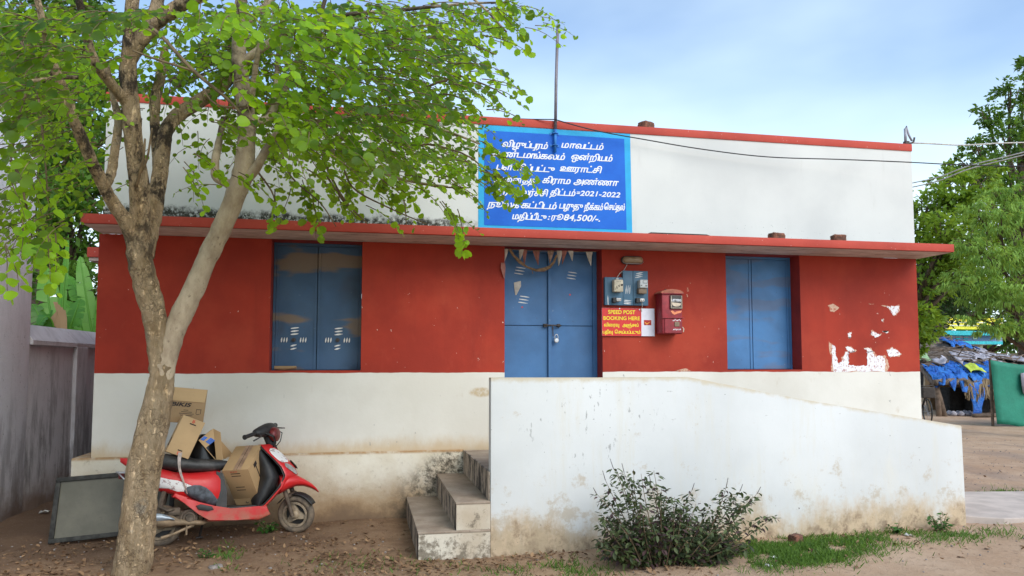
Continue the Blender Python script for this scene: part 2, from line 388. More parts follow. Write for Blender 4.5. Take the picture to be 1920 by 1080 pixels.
c = t.mix(t.rng(t.noise(14, 8, 0.78), 0.52, 0.70, 0, 0.6), c, (0.14, 0.085, 0.055))
c = t.mix(t.rng(t.noise(60, 5, 0.7), 0.60, 0.68, 0, 0.6), c, (0.50, 0.42, 0.34))
wet = t.rng(t.noise(0.9, 6, 0.6, (1, 0.35, 1), (2, 1, 0)), 0.52, 0.66, 0, 0.5)
c = t.mix(t.math('MULTIPLY', wet, t.rng(s[0], 5, 8, 0, 1)), c, (0.26, 0.20, 0.17))
hh = t.math('ADD', t.noise(7, 10, 0.75), t.math('MULTIPLY', t.noise(70, 6, 0.7), 0.35))
t.bump(hh, 0.75, 0.045); M['ground'] = t.done(c, 0.95, spec=0.2)
# --- vegetation
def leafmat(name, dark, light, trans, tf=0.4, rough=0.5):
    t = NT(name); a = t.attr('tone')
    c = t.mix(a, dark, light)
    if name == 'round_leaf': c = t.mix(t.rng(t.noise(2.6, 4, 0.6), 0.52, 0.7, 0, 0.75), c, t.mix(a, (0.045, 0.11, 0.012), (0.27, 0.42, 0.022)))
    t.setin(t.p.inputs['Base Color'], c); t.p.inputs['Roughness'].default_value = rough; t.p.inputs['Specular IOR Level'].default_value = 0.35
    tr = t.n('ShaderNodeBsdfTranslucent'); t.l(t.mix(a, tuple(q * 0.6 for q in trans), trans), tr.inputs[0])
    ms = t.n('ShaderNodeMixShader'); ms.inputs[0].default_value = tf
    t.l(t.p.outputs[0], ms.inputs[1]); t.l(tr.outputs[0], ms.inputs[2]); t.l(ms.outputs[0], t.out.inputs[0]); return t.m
M['leaf'] = leafmat('round_leaf', (0.013, 0.062, 0.014), (0.21, 0.43, 0.016), (0.62, 0.90, 0.03), 0.52)
M['leaf_bg'] = leafmat('far_leaf', (0.022, 0.070, 0.014), (0.12, 0.25, 0.03), (0.26, 0.44, 0.04), 0.38, 0.6)
M['leaf_feather'] = leafmat('feathery_leaf', (0.06, 0.17, 0.03), (0.30, 0.49, 0.09), (0.52, 0.68, 0.10), 0.35, 0.6)
M['leaf_lime'] = leafmat('yellow_green_leaf', (0.05, 0.13, 0.014), (0.22, 0.35, 0.03), (0.40, 0.56, 0.04), 0.4, 0.6)
M['leaf_dark'] = leafmat('dark_tree_leaf', (0.014, 0.040, 0.010), (0.05, 0.11, 0.018), (0.12, 0.2, 0.03), 0.25, 0.6)
M['tulsi'] = leafmat('basil_leaf', (0.026, 0.040, 0.018), (0.10, 0.135, 0.045), (0.14, 0.19, 0.05), 0.2, 0.55)
M['tulsi_purple'] = leafmat('purple_basil_leaf', (0.04, 0.025, 0.028), (0.11, 0.06, 0.06), (0.12, 0.06, 0.05), 0.15, 0.6)
M['grass'] = leafmat('grass_blade', (0.04, 0.10, 0.014), (0.13, 0.24, 0.03), (0.2, 0.36, 0.04), 0.3, 0.6)
M['weed'] = leafmat('weed_leaf', (0.02, 0.085, 0.018), (0.07, 0.19, 0.03), (0.12, 0.3, 0.04), 0.3, 0.5)
M['banana'] = leafmat('banana_leaf', (0.028, 0.13, 0.02), (0.11, 0.32, 0.03), (0.22, 0.46, 0.04), 0.35, 0.4)
M['dryleaf'] = leafmat('dry_leaf', (0.11, 0.058, 0.030), (0.38, 0.235, 0.125), (0.14, 0.08, 0.03), 0.1, 0.8)
t = NT('flaky_tan_bark')
v1 = t.noise(9, 8, 0.72, (1.6, 1.6, 0.45)); v2 = t.noise(24, 7, 0.75, (1.3, 1.3, 0.5))
c = t.mix(t.rng(v1, 0.32, 0.62), (0.50, 0.34, 0.18), (0.74, 0.55, 0.34))
c = t.mix(t.rng(v2, 0.58, 0.68, 0, 0.9), c, (0.17, 0.105, 0.058))
c = t.mix(t.rng(t.noise(5, 6, 0.7), 0.60, 0.72, 0, 0.55), c, (0.36, 0.34, 0.29))
s = t.sepc()
dkb = t.math('MULTIPLY', t.rng(t.noise(4, 7, 0.75, (1, 1, 0.6), (1, 5, 2)), 0.50, 0.60), t.rng(s[2], 1.6, 3.0, 0.15, 0.95))
c = t.mix(dkb, c, (0.045, 0.03, 0.018))
vz = t.n('ShaderNodeTexVoronoi', feature='DISTANCE_TO_EDGE'); vz.inputs['Scale'].default_value = 17
mpv = t.n('ShaderNodeMapping'); mpv.inputs['Scale'].default_value = (1.0, 1.0, 0.62); t.l(t.co(), mpv.inputs[0])
nzv = t.n('ShaderNodeTexNoise'); nzv.inputs['Scale'].default_value = 14; nzv.inputs['Detail'].default_value = 5; t.l(t.co(), nzv.inputs[0])
avv = t.n('ShaderNodeMix', data_type='RGBA', blend_type='ADD'); avv.inputs[0].default_value = 0.16; t.l(mpv.outputs[0], avv.inputs[6]); t.l(nzv.outputs[1], avv.inputs[7]); t.l(avv.outputs[2], vz.inputs['Vector'])
crk = t.math('MULTIPLY', t.rng(vz.outputs[0], 0.0, 0.075, 1, 0), t.rng(t.noise(6, 4), 0.42, 0.58))
c = t.mix(t.math('MULTIPLY', crk, 0.55), c, (0.15, 0.09, 0.05))
t.bump(t.math('SUBTRACT', t.math('ADD', t.rng(v2, 0.4, 0.65), t.math('MULTIPLY', v1, 1.2)), crk), 1.0, 0.03); M['bark'] = t.done(c, 0.92)
t = NT('smooth_grey_bark')
c = t.mix(t.rng(t.noise(9, 8, 0.7, (1, 1, 0.5)), 0.3, 0.7), (0.33, 0.25, 0.17), (0.54, 0.44, 0.31))
c = t.mix(t.rng(t.noise(30, 6, 0.7, (1, 1, 0.6)), 0.58, 0.7, 0, 0.7), c, (0.11, 0.075, 0.05)); s = t.sepc()
c = t.mix(t.math('MULTIPLY', t.rng(t.noise(3, 6, 0.7), 0.40, 0.6), t.rng(s[2], 2.9, 3.6, 0.1, 0.95)), c, (0.05, 0.033, 0.02))
t.bump(t.noise(26, 8, 0.75), 0.7, 0.015); M['limb'] = t.done(c, 0.9)
t = NT('dark_bark'); c = t.mix(t.rng(t.noise(14, 8, 0.7), 0.35, 0.65), (0.05, 0.034, 0.022), (0.13, 0.09, 0.06))
t.bump(t.noise(26, 8, 0.75), 0.8, 0.015); M['darkbark'] = t.done(c, 0.92)
M['twig'] = plain('twig_bark', (0.16, 0.11, 0.06), 0.9, var=0.4)
# --- scooter and small things
t = NT('faded_red_bodywork')
c = t.mix(t.rng(t.noise(3, 5), 0.35, 0.7), (0.62, 0.020, 0.022), (0.50, 0.017, 0.018))
c = t.mix(t.rng(t.noise(9, 7, 0.7), 0.56, 0.75, 0, 0.55), c, (0.55, 0.14, 0.11)); s = t.sepc()
c = t.mix(t.math('MULTIPLY', t.rng(s[2], 0.15, 0.42, 0.75, 0), t.rng(t.noise(7, 6, 0.7), 0.35, 0.6)), c, (0.33, 0.16, 0.10))
M['red_body'] = t.done(c, t.rng(t.noise(6, 6), 0.35, 0.65, 0.28, 0.55), 0, 0.5)
M['black_plastic'] = plain('dusty_black_plastic', (0.022, 0.021, 0.021), 0.55, var=0.5, scale=7)
t = NT('old_seat_vinyl')
c = t.mix(t.rng(t.noise(6, 7, 0.7), 0.40, 0.72), (0.018, 0.018, 0.019), (0.085, 0.08, 0.075)); t.bump(t.noise(20, 6), 0.2, 0.01); M['seat'] = t.done(c, 0.5)
M['foam'] = plain('torn_seat_foam', (0.36, 0.35, 0.31), 0.9, var=0.35, scale=25, bump=0.5)
t = NT('dusty_tyre'); c = t.mix(t.rng(t.noise(12, 7, 0.7), 0.35, 0.65), (0.21, 0.16, 0.11), (0.10, 0.08, 0.062)); t.bump(t.noise(50, 5), 0.4, 0.006); M['tyre'] = t.done(c, 0.9)
M['rim'] = plain('muddy_alloy_rim', (0.33, 0.26, 0.18), 0.7, 0.2, var=0.4, scale=14)
M['engine'] = plain('oily_engine_casting', (0.12, 0.09, 0.065), 0.7, 0.3, var=0.5, scale=14, bump=0.5)
M['exhaust'] = plain('rusty_exhaust_pipe', (0.30, 0.22, 0.14), 0.7, 0.4, var=0.4)
M['silver'] = plain('silver_muffler_shield', (0.38, 0.44, 0.50), 0.45, 0.6, var=0.3, scale=8)
t = NT('scribbled_white_decal'); c = t.mix(t.rng(t.noise(22, 6, 0.7, None, (2, 2, 0)), 0.56, 0.60), (0.74, 0.72, 0.70), (0.38, 0.28, 0.27)); M['decal'] = t.done(c, 0.5)
M['grille'] = plain('scuffed_grey_mesh', (0.075, 0.085, 0.10), 0.6, var=0.6, scale=18, bump=0.4)
M['lens'] = plain('clouded_indicator_lens', (0.32, 0.30, 0.29), 0.25, var=0.3)
M['headlight'] = plain('scratched_headlight_shell', (0.15, 0.016, 0.016), 0.4, var=0.5, scale=14)
def cardboard(name, col):
    t = NT(name); c = t.mix(t.rng(t.noise(3, 5), 0.3, 0.7), col, tuple(q * 0.84 for q in col))
    c = t.mix(t.rng(t.noise(14, 6, 0.7), 0.58, 0.75, 0, 0.4), c, tuple(q * 0.6 for q in col))
    w = t.n('ShaderNodeTexWave'); w.inputs['Scale'].default_value = 70; t.l(t.co(), w.inputs[0]); t.bump(w.outputs[1], 0.06, 0.002); return t.done(c, 0.85)
M['card'] = cardboard('brown_cardboard', (0.47, 0.30, 0.145)); M['card_dark'] = cardboard('dark_brown_cardboard', (0.36, 0.235, 0.12)); M['card_light'] = cardboard('clean_cardboard', (0.55, 0.37, 0.19))  # three browns of board; the darker one also serves rag and dead leaf
M['ink'] = plain('black_print', (0.03, 0.02, 0.018), 0.8); M['redink'] = plain('red_print', (0.55, 0.09, 0.05), 0.8); M['bluetape'] = plain('blue_tape', (0.02, 0.12, 0.50), 0.4)
M['tape'] = plain('brown_packing_tape', (0.34, 0.22, 0.14), 0.3, var=0.3)
M['clear_tape'] = plain('crumpled_packing_tape', (0.50, 0.40, 0.34), 0.2, var=0.4)
M['blackbag'] = plain('black_plastic_bag', (0.008, 0.008, 0.009), 0.3, var=0.4)
t = NT('dusty_panel_face'); c = t.mix(t.rng(t.noise(3, 7, 0.7), 0.3, 0.7), (0.09, 0.085, 0.058), (0.14, 0.13, 0.092)); c = t.mix(t.rng(t.noise(40, 5, 0.7), 0.56, 0.7, 0, 0.5), c, (0.09, 0.08, 0.06)); M['panel'] = t.done(c, 0.5)
M['blackframe'] = plain('mouldy_black_frame', (0.03, 0.03, 0.026), 0.7, var=0.6, scale=20)
M['meter_cream'] = plain('cream_meter_case', (0.55, 0.49, 0.36), 0.5, var=0.15); M['meter_grey'] = plain('grey_meter_case', (0.50, 0.53, 0.53), 0.4, var=0.15)
M['meter_brown'] = plain('brown_terminal_cover', (0.20, 0.14, 0.09), 0.6); M['porcelain'] = plain('porcelain_fuse', (0.62, 0.60, 0.56), 0.35); M['blackbits'] = plain('black_fuse_base', (0.02, 0.02, 0.02), 0.5)
t = NT('dusty_lamp_glass'); c = t.mix(t.rng(t.noise(14, 6, 0.7), 0.35, 0.65), (0.30, 0.20, 0.11), (0.42, 0.31, 0.20)); M['lampglass'] = t.done(c, 0.35)
M['sign_red'] = plain('red_sign_enamel', (0.62, 0.022, 0.018), 0.35, var=0.08); M['sign_white'] = plain('white_sign_enamel', (0.78, 0.78, 0.86), 0.35, var=0.06); M['yellow'] = plain('yellow_sign_letters', (0.85, 0.70, 0.02), 0.5, var=0.05)
M['postbox'] = plain('faded_maroon_postbox', (0.27, 0.018, 0.028), 0.55, var=0.3, scale=9); M['postbox_top'] = plain('sun_bleached_postbox_top', (0.42, 0.14, 0.085), 0.7, var=0.3)
M['creamplate'] = plain('cream_collection_plate', (0.56, 0.47, 0.36), 0.6); M['darkplate'] = plain('dark_notice_plate', (0.055, 0.05, 0.045), 0.5); M['orangelogo'] = plain('orange_emblem', (0.80, 0.27, 0.12), 0.6)
M['goldlogo'] = plain('gold_emblem', (0.80, 0.36, 0.05), 0.6); M['dullred'] = plain('dull_red_emblem_ground', (0.42, 0.02, 0.015), 0.6)
M['bunt'] = plain('dried_paper_pennant', (0.40, 0.27, 0.21), 0.9, var=0.4, scale=16); M['bunt_red'] = plain('faded_pink_pennant', (0.36, 0.15, 0.12), 0.9, var=0.3); M['bunt_white'] = plain('pale_paper_pennant', (0.60, 0.55, 0.48), 0.9, var=0.2)
M['garland'] = plain('dried_garland_rope', (0.25, 0.16, 0.09), 0.95, var=0.4, scale=25)
t = NT('rough_brick'); c = t.mix(t.rng(t.noise(16, 7, 0.75), 0.35, 0.65), (0.07, 0.04, 0.03), (0.27, 0.11, 0.065)); t.bump(t.noise(25, 7), 0.8, 0.02); M['brick'] = t.done(c, 0.95)
M['cable'] = plain('black_cable', (0.02, 0.02, 0.022), 0.6); M['palecable'] = plain('pale_cable', (0.48, 0.46, 0.42), 0.6); M['greycable'] = plain('grey_cable', (0.14, 0.14, 0.15), 0.6)
M['bracket'] = plain('weathered_bracket', (0.36, 0.36, 0.40), 0.6, 0.3)
t = NT('blue_tarpaulin'); c = t.mix(t.rng(t.noise(3, 6, 0.7), 0.35, 0.7), (0.012, 0.12, 0.55), (0.03, 0.24, 0.72)); t.bump(t.noise(4, 7, 0.7), 0.9, 0.12); M['tarp'] = t.done(c, 0.45)
t = NT('green_shade_net'); c = t.mix(t.rng(t.noise(2, 6, 0.7), 0.3, 0.7), (0.008, 0.17, 0.11), (0.014, 0.23, 0.15)); t.bump(t.noise(3.5, 6, 0.65), 0.3, 0.05); M['net'] = t.done(c, 0.7)
t = NT('grey_palm_thatch'); c = t.mix(t.rng(t.noise(6, 8, 0.75), 0.35, 0.65), (0.10, 0.075, 0.06), (0.33, 0.26, 0.21)); t.bump(t.noise(10, 8, 0.75), 1.0, 0.1); M['thatch'] = t.done(c, 0.95)
M['straw'] = leafmat('straw_fringe', (0.12, 0.085, 0.05), (0.38, 0.29, 0.18), (0.2, 0.15, 0.08), 0.1, 0.9)
M['greytarp'] = plain('faded_grey_sheet', (0.36, 0.35, 0.40), 0.7, var=0.4, scale=4); M['post'] = plain('old_wooden_post', (0.16, 0.115, 0.085), 0.9, var=0.4, scale=7)
M['mud'] = plain('mud_wall', (0.34, 0.22, 0.12), 0.95, var=0.4, scale=4); M['dark_in'] = plain('interior_shade_and_goods', (0.02, 0.018, 0.018), 0.9, var=0.5)  # near black for interior shade of hut and house, and for dark goods
M['limecloth'] = plain('lime_plastic_sheet', (0.50, 0.62, 0.06), 0.5); M['palegreen'] = plain('pale_green_sheet', (0.30, 0.46, 0.24), 0.6)
M['house_blue'] = plain('blue_house_wall', (0.20, 0.27, 0.44), 0.8); M['house_yellow'] = plain('yellow_house_band', (0.78, 0.70, 0.05), 0.8); M['house_cyan'] = plain('cyan_house_ledge', (0.04, 0.45, 0.52), 0.8)
M['house_orange'] = plain('orange_house_trim', (0.58, 0.28, 0.08), 0.8); M['house_white'] = plain('pale_house_trim', (0.68, 0.68, 0.50), 0.8); M['house_tan'] = plain('patterned_house_pillar', (0.38, 0.30, 0.22), 0.8, var=0.5, scale=9); M['roofcement'] = plain('flat_roof_cement', (0.3, 0.29, 0.27), 0.9)
M['stone'] = plain('grey_stone', (0.25, 0.22, 0.20), 0.9, var=0.35, scale=20, bump=0.5); M['litter_white'] = plain('pale_litter', (0.66, 0.66, 0.62), 0.6, var=0.2)
M['dirty_concrete'] = plain('dusty_concrete_apron', (0.50, 0.43, 0.38), 0.9, var=0.15, scale=4)

# ------------------------------------------------------------------ lettering
def outline(body):
    """closed outlines of one piece of text, unit size"""
    c = bpy.data.curves.new('tmp', 'FONT'); c.body = body; c.size = 1
    o = bpy.data.objects.new('tmp', c); COL.objects.link(o)
    dg = bpy.context.evaluated_depsgraph_get(); cu = o.to_curve(dg); out = []
    for sp in cu.splines:
        bp = sp.bezier_points; n = len(bp); P = []
        for i in range(n):
            p0, p1, p2, p3 = bp[i].co, bp[i].handle_right, bp[(i + 1) % n].handle_left, bp[(i + 1) % n].co
            for k in range(6):
                u = k / 6; q = p0 * (1 - u) ** 3 + p1 * 3 * u * (1 - u) ** 2 + p2 * 3 * u * u * (1 - u) + p3 * u ** 3; P.append((q.x, q.y))
        if len(P) > 2: out.append(np.array(P))
    o.to_curve_clear(); bpy.data.objects.remove(o); bpy.data.curves.remove(c)
    return out
PRE = 'ெேை'
def span(cs): return min(c[:, 0].min() for c in cs), max(c[:, 0].max() for c in cs)
def tamil(line, gap=0.035):
    """sets a Tamil line cluster by cluster (the vowel signs e, ee, ai go before their letter)"""
    V, x, i = [], 0.0, 0
    while i < len(line):
        ch = line[i]
        if ch == ' ': x += 0.30; i += 1; continue
        j = i + 1
        while j < len(line) and 0x0BBE <= ord(line[j]) <= 0x0BCD: j += 1
        cl = line[i:j]; i = j
        marks = cl[1:]
        if marks and marks[0] in PRE: cl = marks[0] + cl[0] + marks[1:]
        tail = None
        if cl[0] in 'பவ' and 'ு' in cl: cl = cl.replace('ு', ''); tail = 1
        cs = outline(cl)
        if not cs: continue
        x0, x1 = span(cs); w = x1 - x0
        V += [c + np.array([x - x0, 0]) for c in cs]
        if tail:
            xr = x + w; V.append(np.array([(xr - 0.07, 0.02), (xr, 0.02), (xr, -0.22), (xr - 0.06, -0.26), (xr - 0.22, -0.26), (xr - 0.22, -0.19), (xr - 0.07, -0.19)][::-1]))
        x += w + gap
    return V, None
def latin(s):
    cs = outline(s); x0 = span(cs)[0]; return [c - np.array([x0, 0]) for c in cs], None
def runs(cs, y):
    """where a level line is inside the outlines (non-zero winding)"""
    X = []
    for c in cs:
        a, b_ = c, np.roll(c, -1, axis=0); up = (a[:, 1] <= y) & (b_[:, 1] > y); dn = (a[:, 1] > y) & (b_[:, 1] <= y)
        for m_, sg_ in ((up, 1), (dn, -1)):
            for k in np.nonzero(m_)[0]: X.append((a[k, 0] + (y - a[k, 1]) / (b_[k, 1] - a[k, 1]) * (b_[k, 0] - a[k, 0]), sg_))
    X.sort(); out, w = [], 0
    for x, sg_ in X:
        if w == 0: st = x
        w += sg_
        if w == 0 and x > st: out.append((st, x))
    return out
def place_text(parts, mapper, name, mat, parent, shear=0.0, bold=0.0, dy=0.022):
    """parts: (outlines, None, x0, z0, width, height); mapper(x, z, layer) -> world point"""
    me = bpy.data.meshes.new(name); AV, AF = [], []
    for (cs, _, x0, z0, w, h) in parts:
        ww = span(cs)[1]; lo = min(c[:, 1].min() for c in cs) - bold; hi = max(c[:, 1].max() for c in cs) + bold; y = lo
        kx = bold * h / (w / ww)      # the same boldness across, in outline units
        while y < hi:
            yc = y + dy / 2; R_ = []
            for oy, ox in ((0, 1), (.7, .7), (-.7, .7), (1, 0), (-1, 0)) if bold else ((0, 0),): R_ += [(a - ox * kx, b_ + ox * kx) for a, b_ in runs(cs, yc + oy * bold)]
            R_.sort(); Q = []
            for a, b_ in R_:
                if Q and a <= Q[-1][1]: Q[-1][1] = max(Q[-1][1], b_)
                else: Q.append([a, b_])
            for a, b_ in Q:
                k = len(AV)
                for xx, yy_ in ((a, y), (b_, y), (b_, y + dy), (a, y + dy)): AV.append(mapper(x0 + (xx + shear * yy_) / ww * w, z0 + yy_ * h, 0))
                AF.append((k, k + 1, k + 2, k + 3))
            y += dy
    me.from_pydata([tuple(p) for p in AV], [], AF); me.update()
    return link(name, me, mat, parent)
def on_wall(y): return lambda x, z, k: (x, y - 0.0006 * k, z)

# ------------------------------------------------------------------ the setting: one sheet of ground
def spaced(lo, hi, near0, near1, step):
    a = list(np.arange(near0, near1 + 1e-6, step)); g = step
    while a[-1] < hi: g *= 1.45; a.append(a[-1] + g)
    g = step
    while a[0] > lo: g *= 1.45; a.insert(0, a[0] - g)
    return a
gx, gy = spaced(-400, 500, -5, 9, 0.14), spaced(-60, 700, 3.6, 11, 0.14)
V = [(x, y, gz(x, y) + (0.014 * (math.sin(x * 5.1 + 2 * math.sin(y * 3)) * math.sin(y * 6.3 + x)) if -5 < x < 9 and 3.6 < y < 11 else 0)) for y in gy for x in gx]
nx = len(gx)
F = [(j * nx + i, j * nx + i + 1, (j + 1) * nx + i + 1, (j + 1) * nx + i) for j in range(len(gy) - 1) for i in range(nx - 1)]
me = bpy.data.meshes.new('ground'); me.from_pydata(V, [], F); me.update()
for p in me.polygons: p.use_smooth = True
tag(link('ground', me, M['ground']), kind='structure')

# ------------------------------------------------------------------ the building
D = 7.95; X0, X1 = -2.57, 6.63; YB = 15.0; ZT = 4.305
REC = 0.23
bld = thing('post_office_building', 'single storey red and white building with a flat parapet and long red ledge', 'building', (2.0, D, 0))
OPEN = [(-0.94, -0.025, 1.525), (1.498, 2.606, 0.69), (4.105, 5.05, 1.525)]     # x0, x1, sill height; all reach the ledge
b = MB(); zc = 2.875
def quad(b, x0, x1, z0, z1, y=D): b.poly([(x0, y, z0), (x1, y, z0), (x1, y, z1), (x0, y, z1)])
xs = X0
for (a, c_, sill) in OPEN:
    quad(b, xs, a, 0.0, zc)
    quad(b, a, c_, 0.0, sill)
    xs = c_
quad(b, xs, X1, 0.0, zc)
b.poly([(X0, D, 0), (X0, YB, 0), (X0, YB, zc), (X0, D, zc)]); b.poly([(X1, D, 0), (X1, YB, 0), (X1, YB, zc), (X1, D, zc)]); b.poly([(X0, YB, 0), (X1, YB, 0), (X1, YB, zc), (X0, YB, zc)])
for (a, c_, sill) in OPEN:      # sills
    b.poly([(a, D, sill), (c_, D, sill), (c_, D + REC, sill), (a, D + REC, sill)])
wall = b.build('wall', M['facade'], bld)
for (a, c_, sill) in OPEN:
    b = MB()
    b.poly([(a, D, sill), (a, D + REC, sill), (a, D + REC, zc), (a, D, zc)]); b.poly([(c_, D, sill), (c_, D + REC, sill), (c_, D + REC, zc), (c_, D, zc)])
    b.poly([(a, D, zc - 0.002), (c_, D, zc - 0.002), (c_, D + REC, zc - 0.002), (a, D + REC, zc - 0.002)])
    b.build('reveal', M['reveal'], wall)
b = MB(); b.box((X0 + 0.025, D, 2.966), (X1 - 0.01, D + 0.2, 4.215)); b.box((X0 + 0.025, D + 0.2, 2.966), (X0 + 0.225, YB, 4.215)); b.box((X1 - 0.21, D + 0.2, 2.966), (X1 - 0.01, YB, 4.215)); b.box((X0 + 0.025, YB - 0.2, 2.966), (X1 - 0.01, YB, 4.21))
b.build('parapet', M['upper'], bld)
b = MB(); b.box((X0 + 0.015, D - 0.012, 4.215), (X1 - 0.005, D + 0.215, ZT), 0.006); b.box((X0 + 0.015, D + 0.217, 4.215), (X0 + 0.24, YB, ZT), 0.01); b.box((X1 - 0.23, D + 0.217, 4.215), (X1 - 0.005, YB, ZT), 0.01)
b.build('coping', M['band'], bld, True, 40)
b = MB(); b.box((X0 + 0.226, D + 0.2, 3.0), (X1 - 0.22, YB - 0.2, 3.05)); b.build('roof', M['slabtop'], bld)
# ledge over the openings: front band, underside and top are painted differently
LY = 7.37
b = MB(); b.box((-2.545, LY, 2.878), (6.655, LY + 0.05, 2.966), 0.004); ledge = b.build('ledge', M['band'], bld, True, 40)
b = MB(); b.poly([(-2.545, LY + 0.04, 2.876), (6.655, LY + 0.04, 2.876), (6.655, D + 0.0, 2.876), (-2.545, D, 2.876)])
b.poly([(-2.543, LY + 0.05, 2.876), (-2.543, D, 2.876), (-2.543, D, 2.964), (-2.543, LY + 0.05, 2.964)]); b.poly([(6.653, LY + 0.05, 2.876), (6.653, D, 2.876), (6.653, D, 2.964), (6.653, LY + 0.05, 2.964)])
b.build('soffit', M['soffit'], ledge)
b = MB(); b.poly([(-2.545, LY + 0.05, 2.963), (6.655, LY + 0.05, 2.963), (6.655, D - 0.001, 2.963), (-2.545, D - 0.001, 2.963)]); b.build('ledge_top', M['slabtop'], ledge)
p = at(163, 463, 9.6)
b = MB(); b.box((p.x, 9.6, p.z - 0.12), (X0, 10.9, p.z), 0.01); b.build('side_ledge', M['band'], bld); b = MB(); b.box((p.x + 0.02, 9.62, p.z - 0.16), (X0, 10.88, p.z - 0.121)); b.build('side_soffit', M['soffit'], bld)
PY = 7.90
b = MB(); b.box((-2.73, PY, -0.1), (1.06, D - 0.0015, 0.69), 0.012); b.box((-2.73, D - 0.0015, -0.1), (X0 - 0.001, 12, 0.688)); b.box((2.9, PY, -0.1), (X1 + 0.02, D - 0.0015, 0.5)); b.build('plinth', M['plinth'], bld, True, 40)
# peeled paint on the right of the facade
def jag(pts, n=5, amp=0.012, rnd=random.Random(3)):
    out = []
    for i, p in enumerate(pts):
        q = pts[(i + 1) % len(pts)]
        for k in range(n):
            f = k / n; out.append((p[0] + (q[0] - p[0]) * f + rnd.uniform(-amp, amp), p[1] + (q[1] - p[1]) * f + rnd.uniform(-amp, amp)))
    return out
b = MB()
for pts in ([(6.20, 2.282), (6.373, 2.298), (6.35, 2.21), (6.285, 2.18)], [(5.967, 1.945), (5.99, 1.985), (6.06, 1.955), (6.111, 1.945), (6.04, 1.91)], [(6.13, 1.98), (6.21, 1.985), (6.2, 1.965)],
            [(6.18, 1.75), (6.25, 1.782), (6.32, 1.76), (6.375, 1.70), (6.25, 1.675), (6.2, 1.69)], [(5.63, 1.79), (5.68, 1.80), (5.76, 1.745), (5.70, 1.73), (5.655, 1.74)], [(5.875, 1.78), (5.95, 1.785), (5.99, 1.74), (5.93, 1.735)],
            [(5.44, 1.83), (5.49, 1.80), (5.50, 1.70), (5.52, 1.60), (5.57, 1.62), (5.62, 1.73), (5.67, 1.735), (5.665, 1.64), (5.655, 1.575), (5.80, 1.572), (5.92, 1.575), (5.91, 1.735), (5.98, 1.74), (6.02, 1.68), (6.12, 1.69), (6.155, 1.62), (6.15, 1.503), (5.46, 1.503)],
            [(5.66, 1.955), (5.71, 1.97), (5.70, 1.90), (5.67, 1.9)], [(6.12, 2.12), (6.15, 2.13), (6.14, 2.10)]):
    cx_ = sum(q[0] for q in pts) / len(pts); cz_ = sum(q[1] for q in pts) / len(pts)
    b = MB(); b.poly([(x, D - 0.002, z) for x, z in jag(pts, 7, 0.010)]); pp_ = b.build('peeled_paint', M['peel'], wall)
    b = MB(); b.poly([(x, D - 0.001, z) for x, z in jag([(cx_ + (q[0] - cx_) * 1.10 + 0.006, max(1.503, cz_ + (q[1] - cz_) * 1.12)) for q in pts], 6, 0.012)]); b.build('exposed_undercoat', M['peel2'], pp_)
b = MB()
for pts in ([(5.41, 2.29), (5.47, 2.31), (5.56, 2.262), (5.49, 2.205), (5.44, 2.22)], [(6.12, 2.295), (6.2, 2.30), (6.2, 2.28)], [(5.95, 2.31), (6.03, 2.318), (6.02, 2.30)], [(3.62, 2.46), (3.64, 2.46), (3.64, 2.42), (3.62, 2.42)], [(3.65, 2.52), (3.67, 2.525), (3.67, 2.50)], [(3.615, 2.385), (3.63, 2.385), (3.625, 2.35)], [(3.45, 1.52), (3.6, 1.54), (3.66, 1.51), (3.5, 1.505)]):
    b = MB(); b.poly([(x, D - 0.002, z) for x, z in jag(pts, 3, 0.006)]); b.build('cream_chip', M['peel2'], wall)

# shutters and door: sheet metal leaves in a frame set back in the wall
def leaf_frame(b, x0, x1, z0, z1, y, w=0.035, d=0.03):
    b.box((x0, y - d, z0), (x0 + w, y, z1)); b.box((x1 - w, y - d, z0), (x1, y, z1)); b.box((x0 + w, y - d, z1 - w), (x1 - w, y, z1)); b.box((x0 + w, y - d, z0), (x1 - w, y, z0 + w * 0.7))
def shutter(x0, x1, z0, z1, mid, mat, parent_label):
    y = D + REC - 0.002
    b = MB(); b.box((x0 + 0.004, y - 0.035, z0 + 0.003), (x0 + 0.03, y, z1)); b.box((x1 - 0.03, y - 0.035, z0 + 0.003), (x1 - 0.004, y, z1)); b.box((x0 + 0.03, y - 0.035, z1 - 0.03), (x1 - 0.03, y, z1 - 0.001))
    b.box((x0 + 0.002, y + 0.001, z0 - 0.01), (x1 - 0.002, y + 0.02, z1 + 0.02))  # unseen backing sheet added to stop light leaking through the shutter gaps
    w = b.build('window', mat, bld)
    if parent_label: w['label'] = parent_label
    for (a, c_) in ((x0 + 0.032, mid - 0.004), (mid + 0.004, x1 - 0.032)):
        b = MB(); b.box((a, y - 0.024, z0 + 0.006), (c_, y - 0.004, z1 - 0.032), 0.003)
        b.box((a + 0.001, y - 0.032, z0 + 0.008), (a + 0.028, y - 0.0245, z1 - 0.034)); b.box((c_ - 0.028, y - 0.032, z0 + 0.008), (c_ - 0.001, y - 0.0245, z1 - 0.034))
        b.build('shutter', mat, w)
    return w, y
def dash(b, x, z, w, h, y, ang=0.0, rnd=random.Random(5)):
    """a hand-smeared stroke"""
    n = 7; ca, sa = math.cos(ang), math.sin(ang); P = []
    for i in range(n):
        f = i / (n - 1); P.append(((f - 0.5) * w, h * 0.5 * math.sin(math.pi * min(1, 0.12 + f * 0.85)) + rnd.uniform(-0.001, 0.001)))
    pts = P + [(a, -c_ * 0.9) for a, c_ in P[::-1]]
    b.poly([(x + a * ca - c_ * sa, y, z + a * sa + c_ * ca) for a, c_ in pts])
w1, yy = shutter(-0.94, -0.025, 1.525, 2.872, -0.486, M['blue_smeared'], 'blue shutter window with brown smears and white ash crosses')
